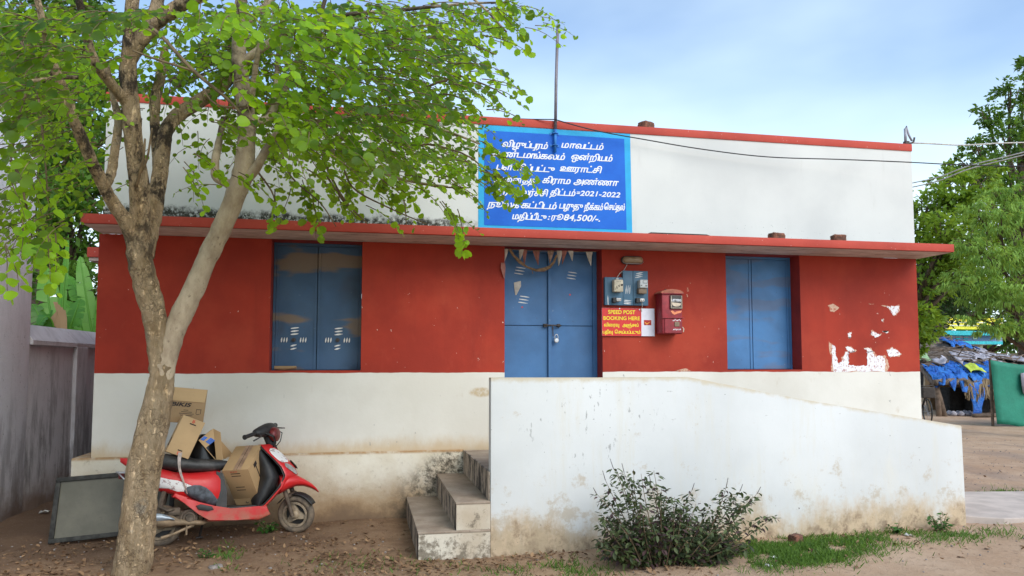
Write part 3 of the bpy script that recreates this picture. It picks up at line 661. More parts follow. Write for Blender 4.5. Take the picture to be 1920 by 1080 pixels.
for cx in (-0.72, -0.27):
    b = MB()
    for i in range(3): dash(b, cx + 0.01, 1.905 + 0.032 * i, 0.085, 0.017, yy - 0.0345, 0.12)
    for i in range(2): dash(b, cx - 0.0, 1.752 + 0.034 * i, 0.065, 0.017, yy - 0.0345, 0.25)
    for sgn in (-1, 1):
        for i in range(3): dash(b, cx + sgn * (0.07 + 0.026 * i), 1.845, 0.055, 0.015, yy - 0.0345, 1.45)
    b.build('ash_mark', M['ash'], w1)
for cx in (-0.72, -0.27):
    b = MB(); b.lathe([(0.004, 0), (0.02, 0.002), (0.022, 0.008), (0.004, 0.012)], (cx, yy - 0.035, 1.845), (0, -1, 0), 10); b.build('handle', M['dark_metal'], w1)
b = MB(); b.tube([(-0.90, D + 0.1, 1.555), (-0.8, D + 0.11, 1.55), (-0.68, D + 0.1, 1.558)], [0.018, 0.022, 0.014], 8); o = b.build('rag_bundle', M['card_dark']); tag(o, 'small pale rolled rag lying on the sill of the smeared shutter', 'rag')
w2, yy2 = shutter(4.105, 5.05, 1.525, 2.872, 4.535, M['blue_light'], 'plain blue shutter window on the right of the postbox')
# door
y = D + REC; x0, x1, z0, z1, mid = 1.498, 2.606, 0.69, 2.872, 2.045
b = MB(); b.box((x0 + 0.002, y - 0.04, z0 + 0.002), (x0 + 0.03, y - 0.002, z1 - 0.001)); b.box((x1 - 0.05, y - 0.04, z0 + 0.002), (x1 - 0.002, y - 0.002, z1 - 0.001)); b.box((x0 + 0.03, y - 0.04, z1 - 0.03), (x1 - 0.05, y - 0.002, z1 - 0.001)); b.box((mid - 0.015, y - 0.06, z0 + 0.01), (mid + 0.02, y - 0.03, z1 - 0.035))
b.box((x0 + 0.002, y + 0.001, z0 - 0.01), (x1 - 0.002, y + 0.02, z1 + 0.02)); door = b.build('door', M['blue_door'], bld)  # first box: unseen backing added to block light behind the door leaves
for (a, c_) in ((x0 + 0.032, mid - 0.0165), (mid + 0.0215, x1 - 0.052)):
    b = MB(); zm = 2.02
    b.box((a, y - 0.03, z0 + 0.01), (c_, y - 0.008, zm - 0.004), 0.003); b.box((a, y - 0.03, zm + 0.004), (c_, y - 0.008, z1 - 0.032), 0.003)
    b.build('door_panel', M['blue_door'], door)
b = MB(); b.tube([(mid - 0.06, y - 0.07, 2.025), (mid + 0.13, y - 0.07, 2.02)], 0.008, 8); b.box((mid - 0.07, y - 0.066, 2.005), (mid - 0.03, y - 0.0305, 2.04)); b.box((mid + 0.09, y - 0.066, 2.005), (mid + 0.12, y - 0.0305, 2.04)); b.tube([(mid + 0.03, y - 0.072, 2.02), (mid + 0.035, y - 0.074, 1.90)], 0.006, 6)
b.build('latch', M['dark_metal'], door)
b = MB(); b.lathe([(0.005, -0.012), (0.026, -0.012), (0.028, -0.004), (0.028, 0.006), (0.022, 0.012), (0.004, 0.013)], (mid + 0.07, y - 0.085, 1.855), (0, -1, 0), 18); b.tube([(mid + 0.052, y - 0.085, 1.87), (mid + 0.052, y - 0.085, 1.90), (mid + 0.062, y - 0.085, 1.92), (mid + 0.078, y - 0.085, 1.92), (mid + 0.088, y - 0.085, 1.90), (mid + 0.088, y - 0.085, 1.87)], 0.005, 8)
b.build('padlock', M['bare_metal'], door, True, 40)
for cx, cz in ((1.70, 2.60), (1.745, 2.275), (2.305, 2.56)):
    b = MB()
    for i in range(3): dash(b, cx + 0.01 * i, cz + 0.034 * i, 0.11, 0.013, y - 0.0315, -0.12)
    b.build('ash_mark', M['ash'], door)
for cx, cz in ((1.735, 2.225), (2.29, 2.375)):
    b = MB(); b.lathe([(0.001, 0), (0.010, 0.0005), (0.001, 0.001)], (cx, y - 0.031, cz), (0, -1, 0), 10); b.build('vermilion_dot', M['sign_red'], door)

# bunting in the doorway
bun = thing('door_bunting', 'faded paper pennants and a drooping dry garland across the top of the blue door', 'bunting', (2.05, D + 0.02, 2.86))
b = MB(); b.tube([(1.5 + 0.075 * i, D + 0.04, 2.852 - 0.02 * math.sin(math.pi * i / 14) * 0.6) for i in range(15)], 0.003, 5); b.build('string', M['garland'], bun)
rb = random.Random(4)
for (px, ln, m_) in ((1.52, 0.17, 'bunt_white'), (1.70, 0.12, 'bunt_white'), (1.735, 0.18, 'bunt_red'), (1.865, 0.17, 'bunt_red'), (2.03, 0.15, 'bunt'), (2.13, 0.17, 'bunt_white'), (2.185, 0.15, 'bunt_red'), (2.255, 0.11, 'bunt_white'), (2.475, 0.16, 'bunt_white')):
    b = MB(); w_ = rb.uniform(0.028, 0.042); tw = rb.uniform(-0.03, 0.03); P = []
    for i in range(5):
        f = i / 4; P.append([(px + tw * f + sx * w_ * (1 - f * 0.93), D + 0.035 - 0.014 * math.sin(3 * f + px * 9) + 0.012 * abs(sx), 2.85 - ln * f) for sx in (-1, 0, 1)])
    b.grid(P, (0, 0.0015, 0)); b.build('pennant', M[m_], bun)
b = MB(); P = [(1.56, 2.85), (1.60, 2.78), (1.67, 2.71), (1.75, 2.655), (1.85, 2.625), (1.94, 2.63), (2.01, 2.66), (2.06, 2.72), (2.09, 2.80)]
b.tube([(a, D + 0.02, c_) for a, c_ in P], [0.016, 0.014, 0.018, 0.012, 0.018, 0.022, 0.02, 0.014, 0.01], 7, 0.25, rb); b.tube([(1.80, D + 0.02, 2.64), (1.82, D + 0.02, 2.58)], 0.004, 5); b.build('garland', M['garland'], bun)
for (px, pz, m_) in ((1.475, 2.60, 'bunt_red'),):
    b = MB(); b.grid([[(px - 0.02, D - 0.02, pz + 0.09), (px + 0.025, D - 0.012, pz + 0.09)], [(px - 0.025, D - 0.03, pz + 0.03), (px + 0.03, D - 0.015, pz + 0.04)], [(px + 0.01, D - 0.02, pz - 0.08), (px + 0.022, D - 0.014, pz - 0.08)]], (0, 0.0015, 0)); b.build('pennant', M[m_], bun)
b = MB(); b.grid([[(1.64, y - 0.034, 2.50), (1.72, y - 0.036, 2.52)], [(1.645, y - 0.04, 2.44), (1.72, y - 0.046, 2.46)], [(1.655, y - 0.034, 2.36), (1.67, y - 0.036, 2.36)]], (0, 0.0015, 0)); b.build('loose_pennant', M['bunt_white'], door)

# ------------------------------------------------------------------ painted notice on the upper wall
sg = thing('painted_notice', 'blue painted wall notice with cyan border and white Tamil lettering', 'sign', (2.08, D, 3.06))
b = MB(); b.poly([(1.205, D - 0.003, 3.055), (2.968, D - 0.003, 3.06), (2.955, D - 0.003, 4.211), (1.205, D - 0.003, 4.211)]); b.build('border', M['sign_cyan'], sg)
b = MB(); b.poly([(1.27, D - 0.006, 3.10), (2.90, D - 0.006, 3.105), (2.882, D - 0.006, 4.15), (1.27, D - 0.006, 4.15)]); b.build('ground_panel', M['sign_blue'], sg)
def wx(u, v): p = at(u, v, D); return p.x, p.z
LINES = [("விழுப்புரம்", (941, 275), 1027), ("மாவட்டம்", (1052, 277), 1131), ("கண்டமங்கலம்", (922, 293), 1060), ("ஒன்றியம்", (1070, 299), 1148),
         ("பள்ளிப்பட்டு", (930, 318), 1040), ("ஊராட்சி", (1049, 321), 1127), ("அனைத்து", (926, 341), 1011), ("கிராம", (1016, 343), 1069), ("அண்ணா", (1075, 345), 1159),
         ("மறு மலர்ச்சி", (926, 364), 1027), ("திட்டம்", (1031, 366), 1078), ("நூலக", (914, 388), 973), ("கட்டிடம்", (976, 390), 1043), ("பழுது", (1048, 391), 1092), ("நீக்கம்", (1095, 393), 1130), ("செய்தல்", (1132, 393), 1171),
         ("மதிப்பீடு", (960, 411), 1024)]
parts = []
for s_, (u0, v0), u1 in LINES:
    v, f = tamil(s_); xa, za = wx(u0, v0); xb, _ = wx(u1, v0)
    parts.append((v, f, xa, za, (xb - xa) * 0.98, 0.094))
for s_, (u0, v0), u1, hh in ((":", (1026.5, 412), 1029, 0.085), ("84,500/-.", (1056, 413), 1124, 0.095), ("=", (1080, 366), 1086, 0.075), ("2021-2022", (1087, 367), 1161, 0.080)):
    v, f = latin(s_); xa, za = wx(u0, v0); xb, _ = wx(u1, v0); parts.append((v, f, xa, za, xb - xa, hh))
v, f = tamil("ரூ"); xa, za = wx(1033, 412); xb, _ = wx(1054, 412); parts.append((v, f, xa, za, xb - xa, 0.085))
place_text(parts, on_wall(D - 0.0085), 'lettering', M['sign_text'], sg, 0.25, 0.026)

# pole clamped to the wall in front of the notice
pl = thing('flag_pole', 'thin bare pole clamped to the wall over the blue notice', 'pole', (2.06, D - 0.03, 3.95))
b = MB(); b.tube([(2.066, D - 0.035, 4.20), (2.075, D - 0.04, 4.75), (2.098, D - 0.04, 5.40)], 0.017, 10); b.build('upper_tube', M['conduit'], pl, True)
b = MB(); b.tube([(2.061, D - 0.035, 3.94), (2.066, D - 0.035, 4.1995)], 0.0168, 10); b.build('painted_tube', M['pole_blue'], pl, True)
for z in (4.02, 4.155):
    b = MB(); b.box((2.01, D - 0.012, z - 0.012), (2.115, D - 0.0062, z + 0.012)); b.tube([(2.035, D - 0.01, z), (2.04, D - 0.052, z), (2.064, D - 0.058, z), (2.088, D - 0.052, z), (2.093, D - 0.01, z)], 0.006, 6); b.build('clamp', M['pole_blue'], pl)

# ------------------------------------------------------------------ steps, landing, ramp
rp = thing('entrance_ramp', 'whitewashed ramp with a sloping parapet and concrete steps at its left', 'ramp', (3.3, 6.25, 0))
RY = 6.25
b = MB()
prof = [(1.06, -0.1), (5.66, -0.1), (5.648, 1.0), (3.94, 1.272), (2.85, 1.476), (2.0, 1.474), (1.06, 1.478)]
# front skin subdivided a little so that the arrises are not razor sharp
b.prism([(x, RY, z) for x, z in prof], (0, 0.11, 0), 0.008); b.build('parapet_wall', M['ramp'], rp, True, 40)
b = MB(); b.box((1.062, RY + 0.112, -0.1), (2.84, PY - 0.003, 0.685)); b.build('landing', M['step'], rp)
b = MB(); b.prism([(2.842, RY + 0.112, -0.1), (5.9, RY + 0.112, -0.1), (5.9, RY + 0.112, 0.05), (2.842, RY + 0.112, 0.683)], (0, 1.45, 0)); b.build('ramp_slab', M['step'], rp)
b = MB(); b.box((1.046, RY + 0.02, 0.452), (1.0585, PY - 0.003, 0.688)); b.build('riser_face', M['riser'], rp)
for (xa, xb, zt, zb) in ((0.462, 1.0575, 0.22, -0.1), (0.772, 1.057, 0.45, 0.2215)):
    b = MB(); b.box((xa, RY - 0.006, zb), (xb, PY - 0.004, zt - 0.0205)); st_ = b.build('step', M['stepside'], rp)
    b = MB(); b.box((xa - 0.006, RY - 0.012, zt - 0.02), (xb, PY - 0.004, zt), 0.005); b.build('tread', M['step'], st_, True, 40)
    b = MB(); b.poly([(xa - 0.004, RY - 0.002, zb), (xa - 0.004, PY - 0.004, zb), (xa - 0.004, PY - 0.004, zt - 0.021), (xa - 0.004, RY - 0.002, zt - 0.021)]); b.build('riser_face', M['riser'], st_)
b = MB(); b.prism([(5.662, 6.40, 0.125), (6.05, 6.22, 0.115), (7.4, 6.2, 0.105), (7.6, 7.5, 0.11), (5.662, 7.7, 0.13)], (0, 0, -0.2), 0.01); b.build('apron_slab', M['dirty_concrete'], rp)

# ------------------------------------------------------------------ boundary walls on the left
WX = -3.55
tw = thing('tall_wall', 'tall pale lavender plastered wall at the left edge', 'wall', (WX, 7, 0))
b = MB(); b.box((WX - 0.35, 5.2, -0.1), (WX, 8.97, 4.15), 0.012); b.build('wall_face', M['tallwall'], tw, True, 40)
lw = thing('boundary_wall', 'low stained compound wall with a sloping coping beside the building', 'wall', (WX, 11, 0))
b = MB(); b.box((WX - 0.24, 8.972, -0.1), (WX - 0.012, 16, 1.80)); b.build('wall_face', M['oldwall'], lw)
b = MB(); b.box((WX - 0.0119, 10.25, -0.1), (WX + 0.035, 10.62, 1.80), 0.006); b.build('pilaster', M['oldwall'], lw)
for (ya, yb) in ((8.975, 10.22), (10.225, 16.0)):
    b = MB(); b.prism([(WX + 0.03, ya, 1.801), (WX - 0.28, ya, 1.801), (WX - 0.28, ya, 1.92), (WX - 0.12, ya, 2.03), (WX + 0.03, ya, 1.85)], (0, yb - ya, 0), 0.006); b.build('coping', M['oldwall'], lw)

# ------------------------------------------------------------------ fixtures on the facade between door and right shutter
FY = D
mb_ = thing('meter_board', 'stepped blue board with two electricity meters and two fuse cut-outs', 'meter board', (2.88, FY, 2.24))
for pts in ([(2.622, 2.245), (2.830, 2.245), (2.830, 2.556), (2.622, 2.556)], [(2.833, 2.245), (2.949, 2.245), (2.949, 2.633), (2.833, 2.633)], [(2.953, 2.245), (3.128, 2.245), (3.128, 2.633), (2.953, 2.633)]):
    b = MB(); b.prism([(x, FY - 0.055, z) for x, z in pts], (0, 0.0535, 0), 0.003); b.build('board_panel', M['blue_board'], mb_, True, 40)
fy = FY - 0.055
b = MB(); b.box((2.700, fy - 0.085, 2.385), (2.808, fy - 0.001, 2.522), 0.012); m1 = b.build('meter', M['meter_cream'], mb_, True, 40); m1['label'] = 'cream electricity meter with a dark button'
b = MB(); b.lathe([(0.001, -0.006), (0.010, -0.006), (0.012, 0)], (2.79, fy - 0.086, 2.462), (0, 1, 0), 12); b.tube([(2.715, fy - 0.087, 2.41), (2.727, fy - 0.087, 2.445), (2.735, fy - 0.087, 2.42), (2.75, fy - 0.087, 2.46), (2.76, fy - 0.087, 2.44), (2.768, fy - 0.087, 2.475)], 0.0022, 4)
for i in range(3): b.box((2.73 + 0.018 * i, fy - 0.0865, 2.495), (2.738 + 0.018 * i, fy - 0.0852, 2.50))
b.build('button', M['ink'], m1)
b = MB(); b.box((2.742, fy - 0.03, 2.523), (2.772, fy - 0.001, 2.545), 0.004); b.build('gland', M['meter_grey'], m1)
b = MB(); b.box((2.998, fy - 0.095, 2.435), (3.090, fy - 0.001, 2.525), 0.008); m2 = b.build('meter', M['meter_grey'], mb_, True, 40); m2['label'] = 'grey digital electricity meter with brown terminal cover'
b = MB(); b.box((3.030, fy - 0.098, 2.485), (3.082, fy - 0.0955, 2.515)); b.box((3.005, fy - 0.098, 2.455), (3.02, fy - 0.0955, 2.462)); b.box((3.06, fy - 0.098, 2.452), (3.08, fy - 0.0955, 2.462)); b.build('display', M['darkplate'], m2)
b = MB(); b.box((3.034, fy - 0.0995, 2.489), (3.078, fy - 0.0983, 2.511)); b.build('display_glass', M['meter_grey'], m2)
b = MB(); b.box((2.992, fy - 0.07, 2.372), (3.086, fy - 0.001, 2.434), 0.006); b.build('terminal_cover', M['meter_brown'], m2, True, 40)
for fx in (2.715, 2.988):
    b = MB(); b.box((fx - 0.018, fy - 0.05, 2.27), (fx + 0.02, fy - 0.001, 2.325), 0.005); fu = b.build('fuse', M['blackbits'], mb_)
    b = MB(); b.box((fx + 0.021, fy - 0.06, 2.285), (fx + 0.075, fy - 0.012, 2.318), 0.006); b.build('fuse_carrier', M['porcelain'], fu, True, 40)
    b = MB()
    for k in (0.036, 0.06): b.lathe([(0.001, -0.002), (0.005, -0.002), (0.005, 0)], (fx + k, fy - 0.0605, 2.30), (0, 1, 0), 8)
    b.build('screw', M['ink'], fu)
b = MB()
for i in range(3): dash(b, 3.02 + 0.006 * i, 2.565 + 0.022 * i, 0.09, 0.012, fy - 0.0012, 0.2)
b.build('ash_mark', M['ash'], mb_); b = MB()
for i in range(3): dash(b, 2.868 + 0.022 * i, 2.42, 0.10, 0.008, fy - 0.0012, 1.5)
b.build('ash_mark', M['ash'], mb_); b = MB()
for i in range(3): dash(b, 2.885, 2.262 + 0.018 * i, 0.09, 0.010, fy - 0.0012, -0.05)
dash(b, 2.655, 2.30, 0.11, 0.010, fy - 0.0012, 1.6)
b.build('ash_mark', M['ash'], mb_)
b = MB(); b.tube([(2.755, fy - 0.01, 2.545), (2.79, fy - 0.02, 2.60), (2.86, FY - 0.02, 2.645), (2.895, FY - 0.012, 2.70), (2.90, FY - 0.012, 2.725)], 0.004, 6); b.build('lead', M['palecable'], mb_)
b = MB(); b.tube([(3.04, fy - 0.03, 2.285), (3.05, fy - 0.02, 2.23), (3.052, FY - 0.03, 2.205), (3.062, FY - 0.03, 2.18)], 0.004, 6); b.build('lead', M['palecable'], mb_)

lampo = thing('bulkhead_lamp', 'dusty brown oval bulkhead lamp high on the red wall above the meter board', 'lamp', (2.96, FY, 2.757))
def capsule(b, cx, cz, hw, hh, y0, y1, n=10, scale=1.0):
    pts = []
    for k in range(n + 1):
        a = -math.pi / 2 + math.pi * k / n; pts.append((cx + hw - hh + hh * math.cos(a), cz + hh * math.sin(a)))
    for k in range(n + 1):
        a = math.pi / 2 + math.pi * k / n; pts.append((cx - hw + hh + hh * math.cos(a), cz + hh * math.sin(a)))
    return b.prism([(x, y0, z) for x, z in pts], (0, y1 - y0, 0), 0.006)
b = MB(); capsule(b, 2.955, 2.757, 0.130, 0.045, FY - 0.03, FY - 0.001); b.build('lamp_base', M['dark_metal'], lampo)
b = MB(); rr = []
for k in range(7):
    a = k / 6 * math.pi / 2; s_ = math.cos(a) * 0.98 + 0.0; dy = 0.06 * math.sin(a)
    ring = []
    for q in range(24):
        t_ = 2 * math.pi * q / 24; cx = 0.085 if math.cos(t_) > 0 else -0.085
        ring.append((2.958 + cx * max(0.15, s_) + 0.038 * math.cos(t_) * max(0.05, s_), FY - 0.031 - dy, 2.757 + 0.038 * math.sin(t_) * max(0.05, s_)))
    rr.append(ring)
b.rings(rr); b.build('lamp_cover', M['lampglass'], lampo, True)
b = MB(); b.tube([(2.84, FY - 0.034, 2.757 + 0.046 * 0), (2.835, FY - 0.05, 2.73), (2.87, FY - 0.06, 2.715), (2.95, FY - 0.07, 2.712), (3.05, FY - 0.06, 2.714), (3.085, FY - 0.04, 2.74)], 0.003, 5); b.build('wire_guard', M['bare_metal'], lampo)

ss = thing('speed_post_sign', 'small red and white enamel notice with yellow lettering under the meter board', 'sign', (2.90, FY, 1.9))
b = MB(); b.box((2.594, FY - 0.022, 1.902), (3.215, FY - 0.014, 2.214), 0.003); b.build('plate', M['sign_white'], ss)
b = MB(); b.box((2.595, FY - 0.0235, 1.903), (3.056, FY - 0.0222, 2.213)); b.build('red_field', M['sign_red'], ss)
parts = []
for s_, x_, z_, w_, h_, fn in (("SPEED POST", 2.668, 2.150, 0.315, 0.058, latin), ("BOOKING HERE", 2.612, 2.082, 0.425, 0.056, latin), ("விரைவு", 2.618, 2.008, 0.175, 0.05, tamil), ("அஞ்சல்", 2.832, 2.008, 0.19, 0.05, tamil), ("பதிவு", 2.602, 1.930, 0.115, 0.05, tamil), ("செய்யப்படும்", 2.742, 1.930, 0.30, 0.05, tamil)):
    v, f = fn(s_); parts.append((v, f, x_, z_, w_, h_))
place_text(parts, on_wall(FY - 0.0245), 'lettering', M['yellow'], ss, 0.0, 0.024)
b = MB(); b.box((3.087, FY - 0.0232, 2.026), (3.174, FY - 0.0222, 2.084)); em = b.build('emblem', M['dullred'], ss)
b = MB(); yy = FY - 0.0236
b.poly([(3.092, yy, 2.058), (3.106, yy, 2.060), (3.120, yy, 2.046), (3.137, yy, 2.055), (3.168, yy, 2.070), (3.142, yy, 2.047), (3.121, yy, 2.031), (3.104, yy, 2.045)]); b.build('wing', M['goldlogo'], em)
for sx in (2.60, 3.05, 3.208): pass
b = MB()
for sx, sz in ((2.80, 2.207), (3.035, 2.20), (3.06, 2.205)): b.lathe([(0.001, -0.004), (0.008, -0.003), (0.009, 0)], (sx, FY - 0.0237, sz), (0, 1, 0), 8)
b.build('screw', M['bare_metal'], ss)

lb = thing('letter_box', 'maroon wall letter box with a domed faded top and two notice plates', 'letter box', (3.36, FY, 1.92))
LBY = FY - 0.19
b = MB(); b.box((3.235, LBY, 1.925), (3.475, FY - 0.002, 2.375), 0.012); b.build('body', M['postbox'], lb, True, 40)
b = MB(); rr = []
for k in range(9):
    a = math.pi * k / 8; rr.append([(3.355 - 0.135 * math.cos(a), yq, 2.376 + 0.045 * math.sin(a)) for yq in (LBY - 0.015, FY - 0.004)])
b.grid(rr); b.poly([(3.355 - 0.135 * math.cos(math.pi * k / 8), LBY - 0.015, 2.376 + 0.045 * math.sin(math.pi * k / 8)) for k in range(9)]); b.build('hood', M['postbox_top'], lb)
b = MB(); b.box((3.225, LBY - 0.02, 2.366), (3.485, FY - 0.003, 2.3755), 0.003); b.build('hood_rim', M['postbox'], lb)
b = MB(); b.box((3.325, LBY - 0.02, 2.20), (3.470, LBY - 0.001, 2.352), 0.006); pf = b.build('slot_plate', M['darkplate'], lb)
b = MB(); b.box((3.332, LBY - 0.024, 2.207), (3.338, LBY - 0.0205, 2.345)); b.box((3.457, LBY - 0.024, 2.207), (3.463, LBY - 0.0205, 2.345)); b.box((3.338, LBY - 0.024, 2.207), (3.457, LBY - 0.0205, 2.213)); b.build('slot_frame', M['creamplate'], pf)
b = MB(); b.poly([(3.397 + 0.055 * math.cos(-math.pi * k / 10), LBY - 0.0225, 2.262 + 0.036 * math.sin(-math.pi * k / 10)) for k in range(11)] + [(3.345, LBY - 0.0225, 2.272), ] [::-1]); b.build('collection_card', M['creamplate'], pf)
v, f = latin("LETTERS"); place_text([(v, f, 3.342, 2.285, 0.11, 0.034)], on_wall(LBY - 0.0222), 'lettering', M['sign_text'], pf, 0.0, 0.03)
b = MB(); b.box((3.228, LBY - 0.02, 2.098), (3.49, LBY + 0.05, 2.106), 0.002); b.build('drip_ledge', M['postbox'], lb)
b = MB(); b.box((3.262, LBY - 0.009, 1.932), (3.468, LBY - 0.001, 2.09), 0.004); dr = b.build('clearance_door', M['postbox'], lb)
b = MB(); b.box((3.375, LBY - 0.016, 2.005), (3.432, LBY - 0.0095, 2.058), 0.003); b.build('number_window', M['meter_brown'], dr)
b = MB(); b.tube([(3.468, LBY - 0.008, 2.0), (3.482, LBY - 0.012, 1.98), (3.478, LBY - 0.012, 1.945)], 0.006, 6); b.build('hasp', M['creamplate'], dr)
b = MB(); yq = LBY - 0.0018
b.poly([(3.335, yq, 2.178), (3.36, yq, 2.184), (3.385, yq, 2.165), (3.415, yq, 2.178), (3.468, yq, 2.182), (3.455, yq, 2.16), (3.42, yq, 2.152), (3.38, yq, 2.136), (3.355, yq, 2.15)]); b.build('emblem', M['orangelogo'], lb)
b = MB()
for i in range(7): dash(b, 3.362 + 0.014 * i, 2.072 + 0.004 * (i % 3), 0.018, 0.008, LBY - 0.0098, 0.7 + 0.6 * (i % 4))
b.build('worn_lettering', M['sign_text'], dr)
b = MB()
for i in range(6): dash(b, 3.365 + 0.016 * i, 1.972 + 0.003 * (i % 2), 0.022, 0.008, LBY - 0.0098, 0.9 + 0.5 * (i % 3))
b.build('worn_lettering', M['sign_text'], dr)
b = MB(); b.lathe([(0.011, 0), (0.012, 0.012), (0.001, 0.018)], (3.335, FY - 0.06, 2.418), (0, 0, 1), 8); b.build('knob', M['dark_metal'], lb)

# ------------------------------------------------------------------ odds and ends lying on the ledge and parapet
def rough_block(name, lab, cat, p, size, rot, seed, mat, group=None):
    r_ = random.Random(seed); b = MB(Matrix.Translation(p) @ Euler((0, 0, rot)).to_matrix().to_4x4())
    b.box((-size[0] / 2, -size[1] / 2, 0), (size[0] / 2, size[1] / 2, size[2]), 0.014)
    bmesh.ops.subdivide_edges(b.bm, edges=[e for e in b.bm.edges if e.calc_length() > 0.04], cuts=2, use_grid_fill=True)
    for v in b.bm.verts: v.co += Vector((r_.uniform(-1, 1), r_.uniform(-1, 1), r_.uniform(-0.6, 0.6))) * 0.006
    return tag(b.build(name, mat, None, True, 50), lab, cat, group)
rough_block('brick', 'rounded broken dark brick on the red ledge, nearer the blue notice', 'brick', (4.5, 7.52, 2.962), (0.16, 0.11, 0.085), 0.15, 1, M['brick'], 'bricks on the ledge')
rough_block('brick', 'squarer dark brick near the right end of the red ledge', 'brick', (5.27, 7.52, 2.962), (0.145, 0.10, 0.09), -0.1, 2, M['brick'], 'bricks on the ledge')
b = MB(); b.prism([(2.98, 7.42, 2.9665), (3.62, 7.43, 2.9665), (3.70, 7.50, 2.9665), (3.6, 7.75, 2.9665), (2.95, 7.8, 2.9665)], (0, 0, 0.022)); tag(b.build('flat_slab', M['blackframe']), 'thin dark flat sheet lying on the red ledge below the blue notice', 'sheet')
rough_block('stone', 'dark reddish lump of stone on top of the parapet', 'stone', (3.18, 8.03, ZT - 0.02), (0.15, 0.13, 0.10), 0.5, 6, M['brick'])

br = thing('wire_bracket', 'small grey metal bracket with a hooked arm at the right corner of the parapet', 'bracket', (6.58, 8.0, ZT))
b = MB(); b.tube([(6.585, 8.0, ZT - 0.01), (6.585, 8.0, ZT + 0.21), (6.60, 8.0, ZT + 0.235), (6.612, 8.0, ZT + 0.20), (6.635, 8.0, ZT + 0.13), (6.675, 8.0, ZT + 0.06)], [0.018, 0.016, 0.016, 0.013, 0.013, 0.012], 8); b.build('arm', M['bracket'], br, True)
b = MB(); b.tube([(6.58, 7.99, ZT + 0.02), (6.64, 7.985, ZT + 0.02), (6.685, 7.985, ZT + 0.045), (6.70, 7.985, ZT + 0.10)], 0.012, 7); b.box((6.56, 7.97, ZT + 0.005), (6.62, 8.02, ZT + 0.05), 0.006); b.build('insulator', M['dark_metal'], br)

def smooth(P, k=6):
    Q = []
    for i in range(len(P) - 1):
        p0, p1, p2, p3 = P[max(i - 1, 0)], P[i], P[i + 1], P[min(i + 2, len(P) - 1)]
        for j in range(k): t_ = j / k; Q.append(0.5 * ((2 * p1) + (p2 - p0) * t_ + (2 * p0 - 5 * p1 + 4 * p2 - p3) * t_ * t_ + (3 * p1 - p0 - 3 * p2 + p3) * t_ ** 3))
    return Q + [P[-1]]
def sag(p, q, s, n=24):
    p, q = Vector(p), Vector(q); return [p.lerp(q, i / n) - Vector((0, 0, s * 4 * (i / n) * (1 - i / n))) for i in range(n + 1)]
b = MB(); P = [Vector((2.05, 7.88, 4.30)), Vector((2.5, 7.86, 4.20)), Vector((3.1, 7.85, 4.125)), Vector((3.8, 7.84, 4.05)), Vector((4.6, 7.82, 4.0)), Vector((5.5, 7.75, 4.0)), at(1700, 304, 7.6), at(1800, 309, 7.4), at(1925, 312, 7.1), at(2300, 322, 6.0)]
b.tube(smooth(P), 0.0065, 6); b.tube([(1.3, 7.99, ZT + 0.004), (1.8, 7.95, ZT + 0.004), (2.05, 7.88, 4.30)], 0.006, 6); tag(b.build('power_cable', M['cable'], None, True), 'black cable sagging across the white upper wall from the pole to the right', 'cable')
b = MB(); P = [Vector((6.60, 7.99, ZT + 0.03)), at(1740, 269, 8.3), at(1800, 272, 8.8), at(1850, 270, 9.2), at(1925, 267, 9.8), at(2300, 258, 12)]; b.tube(smooth(P), 0.010, 6); tag(b.build('service_wire', M['palecable'], None, True), 'pale wire running level from the corner bracket to the right edge', 'wire', 'pale wires at the right')
for k, (va, vb, lab) in enumerate(((344, 288, 'upper of two pale wires rising through the trees at the right'), (352, 293, 'lower of two pale wires rising through the trees at the right'))):
    b = MB(); P = [at(1706, va, 14), at(1760, va - 12 - k, 13), at(1820, vb + 22 + k, 12), at(1925, vb - 4, 11), at(2250, vb - 90, 9)]; b.tube(smooth(P), 0.012, 6); tag(b.build('service_wire', M['palecable'], None, True), lab, 'wire', 'pale wires at the right')

# ------------------------------------------------------------------ scooter (x forward, y to its left, z up; leans away from the viewer)
SCO = Vector((-1.72, 7.12, 0.0)); SCR = (R(-7), 0, R(15.06))
sco = thing('motor_scooter', 'battered red scooter with torn black seat leaning beside the white plinth', 'scooter', SCO, rot=SCR); sco['_local'] = 1
SM = Matrix.Translation(SCO) @ Euler(SCR).to_matrix().to_4x4()
def superring(s, zl, zh, w, n=3.0, k=20):
    zc, h = (zl + zh) / 2, (zh - zl) / 2; out = []
    for i in range(k):
        a = 2 * math.pi * i / k; c_, s_ = math.cos(a), math.sin(a)
        out.append((s, w * math.copysign(abs(c_) ** (2 / n), c_), zc + h * math.copysign(abs(s_) ** (2 / n), s_)))
    return out
BODY = [(-0.335, 0.745, 0.782, 0.03), (-0.27, 0.69, 0.775, 0.075), (-0.16, 0.59, 0.745, 0.12), (-0.03, 0.475, 0.68, 0.155), (0.10, 0.435, 0.635, 0.17), (0.22, 0.385, 0.622, 0.175), (0.34, 0.325, 0.625, 0.17), (0.43, 0.30, 0.63, 0.155), (0.475, 0.30, 0.625, 0.13)]
def bodyat(s):
    for a, c_ in zip(BODY, BODY[1:]):
        if a[0] <= s <= c_[0]:
            f = (s - a[0]) / (c_[0] - a[0]); return [a[i] + (c_[i] - a[i]) * f for i in range(4)]
    return BODY[-1]
def bodyside(s, z, out=0.004):
    _, zl, zh, w = bodyat(s); q = min(0.98, abs((z - (zl + zh) / 2) / ((zh - zl) / 2))); return (s, -w * (1 - q ** 3) ** (1 / 3) - out, z)
b = MB(); b.rings([superring(*q) for q in BODY]); b.build('rear_body', M['red_body'], sco, True, 60)
